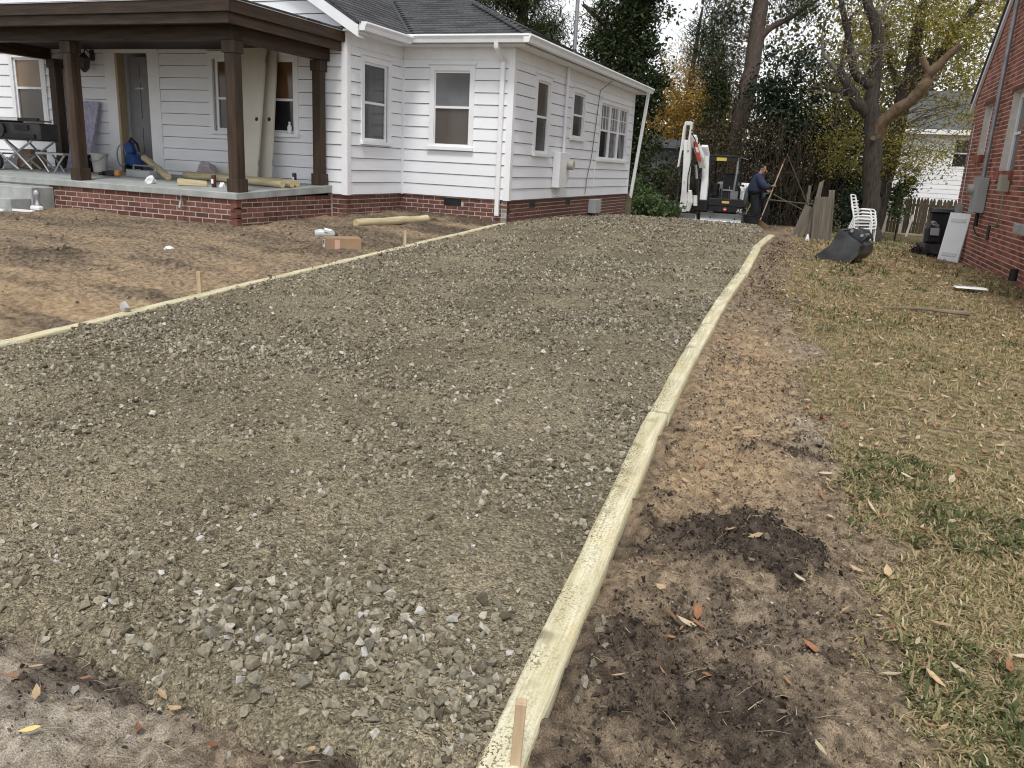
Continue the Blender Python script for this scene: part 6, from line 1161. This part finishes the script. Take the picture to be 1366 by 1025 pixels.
tree('ivy_clad_tree', 'tall dark tree column wrapped in ivy behind the far end of the white house', (-8.1, 30, g(-8.1, 30)), [([(-8.15, 30, -.3), (-8.1, 30, 3), (-8.05, 30, 6), (-8.0, 30, 10)], [.42, .36, .32, .26], None), ([(-8.05, 30, 5), (-9, 30, 6.4), (-9.8, 30, 7)], [.15, .1, .06], None)],
     [((-7.75, 30, 3.2), (.95, .9, 3.4), 120), ((-7.8, 30, 7), (1.05, .9, 2.4), 80), ((-8.9, 30, 5.6), (.8, .8, 1.6), 34), ((-9.4, 30, 4), (1.1, .8, 1.3), 26)], L_IVY, .14, 130, .55, 240, twig_r=.015)
tree('roof_pine', 'dark green pine crown rising over the charcoal roof', (-12.6, 31, 0), [([(-12.6, 31, -.2), (-12.5, 31, 6), (-12.4, 31, 11)], [.3, .24, .16], PINEB)], [((-12.7, 30.6, 7.6), (1.9, 1.4, 2.0), 110), ((-11.4, 30.8, 6.2), (.7, .8, 1.2), 26), ((-15, 31, 8), (1.6, 1.2, 2), 60)], L_PINE, .3, 80, .6, 280, variants=NEEDLE, twig_r=.015)
tree('thin_brown_tree', 'thin half bare tree with withered leaves beside the roof mast', (-10.6, 34, 0), [([(-10.6, 34, -.2), (-10.5, 34, 4), (-10.2, 34, 9)], [.09, .06, .03], None)], [((-10.4, 34, 7), (1.5, 1, 2.2), 56), ((-10.0, 34, 4.6), (1.1, 1, 1.6), 44)], leafmat('backlit_brown_leaf', [(.3, .2, .09), (.22, .16, .07), (.14, .14, .05)], .5), .1, 34, .5, 300, bare=2, twig_r=.012)
tree('gold_tree', 'autumn gold tree behind the ivy clad trunk', (-8.3, 42, -.1), [([(-8.3, 42, -.3), (-8.2, 42, 3), (-8.0, 42, 6), (-7.8, 42, 9)], [.24, .2, .13, .05], None), ([(-8.2, 42, 3.4), (-9.2, 42, 4.6), (-9.8, 42, 6.2)], [.12, .08, .04], None), ([(-8.1, 42, 3), (-7.0, 41.6, 4.2), (-6.4, 41.5, 5.2)], [.12, .08, .04], None)], [((-8.0, 41.5, 4.0), (2.4, 1.6, 2.0), 170), ((-8.2, 41.8, 2.0), (2.3, 1.2, 1.1), 70)], L_GOLD, .13, 80, .7, 340, twig_r=.02)
tree('pale_gold_tree', 'taller thin pale gold tree with bare twigs against the sky', (-8.6, 45, -.1), [([(-8.6, 45, -.3), (-8.5, 45, 4), (-8.2, 45, 8.5)], [.14, .09, .03], None), ([(-8.5, 45, 4.2), (-9.8, 45, 6), (-10.4, 45, 7.5)], [.1, .07, .03], None), ([(-8.5, 45, 4.5), (-7.4, 45, 6), (-7.0, 45, 7.5)], [.1, .07, .03], None)], [((-8.6, 45, 6.2), (2.1, 1.4, 1.9), 80)], leafmat('pale_gold_leaf', [(.42, .3, .15), (.55, .4, .2), (.34, .25, .12), (.48, .4, .22)], .55), .12, 60, .7, 380, bare=4, twig_r=.014)
EV = [(-3.05, 31, 2.9, 1.0, 3.1, 'tall dark holly bush right of the pine trunk', L_HOLLY), (-1.8, 31.4, 2.9, 1.15, 3.1, 'broad dark holly bush behind the workers', L_HOLLY), (-.7, 31.6, 1.7, 1.0, 2.0, 'dark evergreen bush left of the big tree trunk', L_HOLLY), (-4.9, 31.3, 2.2, .5, 2.6, 'dark ivy covered bush left of the pine trunk', L_IVY), (-6.0, 30.0, .8, .8, 1.0, 'low dark bush behind the excavator arm', L_IVY), (-2.6, 30.2, .8, 1.1, .9, 'low dark undergrowth behind the workers', L_IVY)]
for k, (x, y, zc, rx, rz_, lab, m) in enumerate(EV): tree('evergreen_bush', lab, (x, y, g(x, y)), [([(x, y, -.3), (x + .05, y, zc), (x, y, zc + rz_ * .7)], [.1, .07, .03], None), ([(x - .1, y, -.3), (x - rx * .5, y, zc)], [.07, .03], None)], [((x, y, zc), (rx, .8, rz_), int(36 * rx * rz_))], m, .12, 85, .45, 420 + k * 30, cat='bush', twig_r=.012, twigm=VINE)
# tangle of bare vines behind the excavator
t = thing('vine_thicket', 'tangle of bare brown vines hanging behind the excavator and the people', 'thicket', (-3.6, 29.8, g(-3.6, 29.8))); mb = MB(); q = np.random.default_rng(5)
for k in range(340):
    x, y = q.uniform(-2.6, 3.0), q.uniform(-.5, .9); h = q.uniform(1.0, 4.2); pts = [(x + q.normal() * .1, y, -.2)]
    for j in range(5): pts.append((pts[-1][0] + q.normal() * .16, pts[-1][1] + q.normal() * .12, pts[-1][2] + h / 5))
    mb.tube(pts, [.014, .013, .012, .011, .009, .006], 3)
o = mb.build('vines', VINE, t); o['kind'] = 'stuff'; o = leaf_cloud(ell_points(190, (.2, .4, 1.7), (2.8, .6, 1.9), .6, 8), 26, .45, .1, L_BROWN, 'vine_leaves'); o.parent = t
# shrubs left of the excavator
for k, (x, y, zc, rx, rz_, lab, m, sz, nn) in enumerate(((-5.6, 25.2, 1.25, .75, 1.05, 'dark shrub with pale twigs at the rear corner of the white house', L_IVY, .09, 46), (-4.95, 26.6, 1.0, .5, .9, 'brown twiggy shrub beside the excavator arm', L_BROWN, .08, 36), (-5.35, 23.3, .42, .55, .34, 'fresh green leafy plant at the back edge of the gravel', L_FRESH, .11, 34), (-4.85, 23.6, .36, .35, .26, 'small green plant next to the steel bucket', L_FRESH, .1, 18), (-5.75, 24, .8, .35, .55, 'green bush with cream flowers against the rear house corner', L_FRESH, .09, 24), (.35, 29, .9, .45, .9, 'green shrub hugging the left of the big tree trunk', L_HOLLY, .1, 30), (1.45, 29.5, 1.2, .5, 1.1, 'leafy shrub between the big tree and the picket fence', L_FRESH, .1, 34), (-.2, 28.6, .5, .6, .5, 'low green shrub behind the old boards', L_HOLLY, .1, 26))):
    tree('shrub', lab, (x, y, g(x, y)), [([(x, y, g(x, y) - .1), (x + .03, y, zc), (x, y, zc + rz_ * .6)], [.03, .02, .01], None)], [((x, y, zc), (rx, rx * .8, rz_), nn)], m, sz, 60, .26, 700 + k * 20, cat='shrub', twig_r=.008, bare=1)
# far woods that close the view
def woods(name, n, x0, x1, y0, y1, z0, z1, m, sz, cr):
    c = np.column_stack([nrg.uniform(x0, x1, n), nrg.uniform(y0, y1, n), z0 + (z1 - z0) * nrg.random(n) ** 1.3]); o = leaf_cloud(c, 30, cr, sz, m, name); o['kind'] = 'stuff'; return o
woods('far_woods', 420, -34, 30, 52, 60, -.3, 6.0, L_BROWN, .34, 1.6); woods('far_evergreens', 420, -36, 34, 60, 70, -.3, 7.5, L_IVY, .42, 1.9)
woods('tall_evergreens', 420, -8.2, 3.5, 45, 51, 2.5, 11.5, leafmat('olive_leaf', [(.03, .035, .012), (.07, .07, .025), (.12, .11, .045), (.09, .075, .04)]), .24, 1.4); woods('near_undergrowth', 150, -11, -4.6, 34, 40, -.2, 2.2, L_IVY, .16, .8); woods('right_woods', 520, -2, 14, 50, 58, .5, 12, L_YG, .3, 1.5); woods('gold_woods', 170, -16, -7, 50, 56, .5, 5.5, L_GOLD, .3, 1.5)
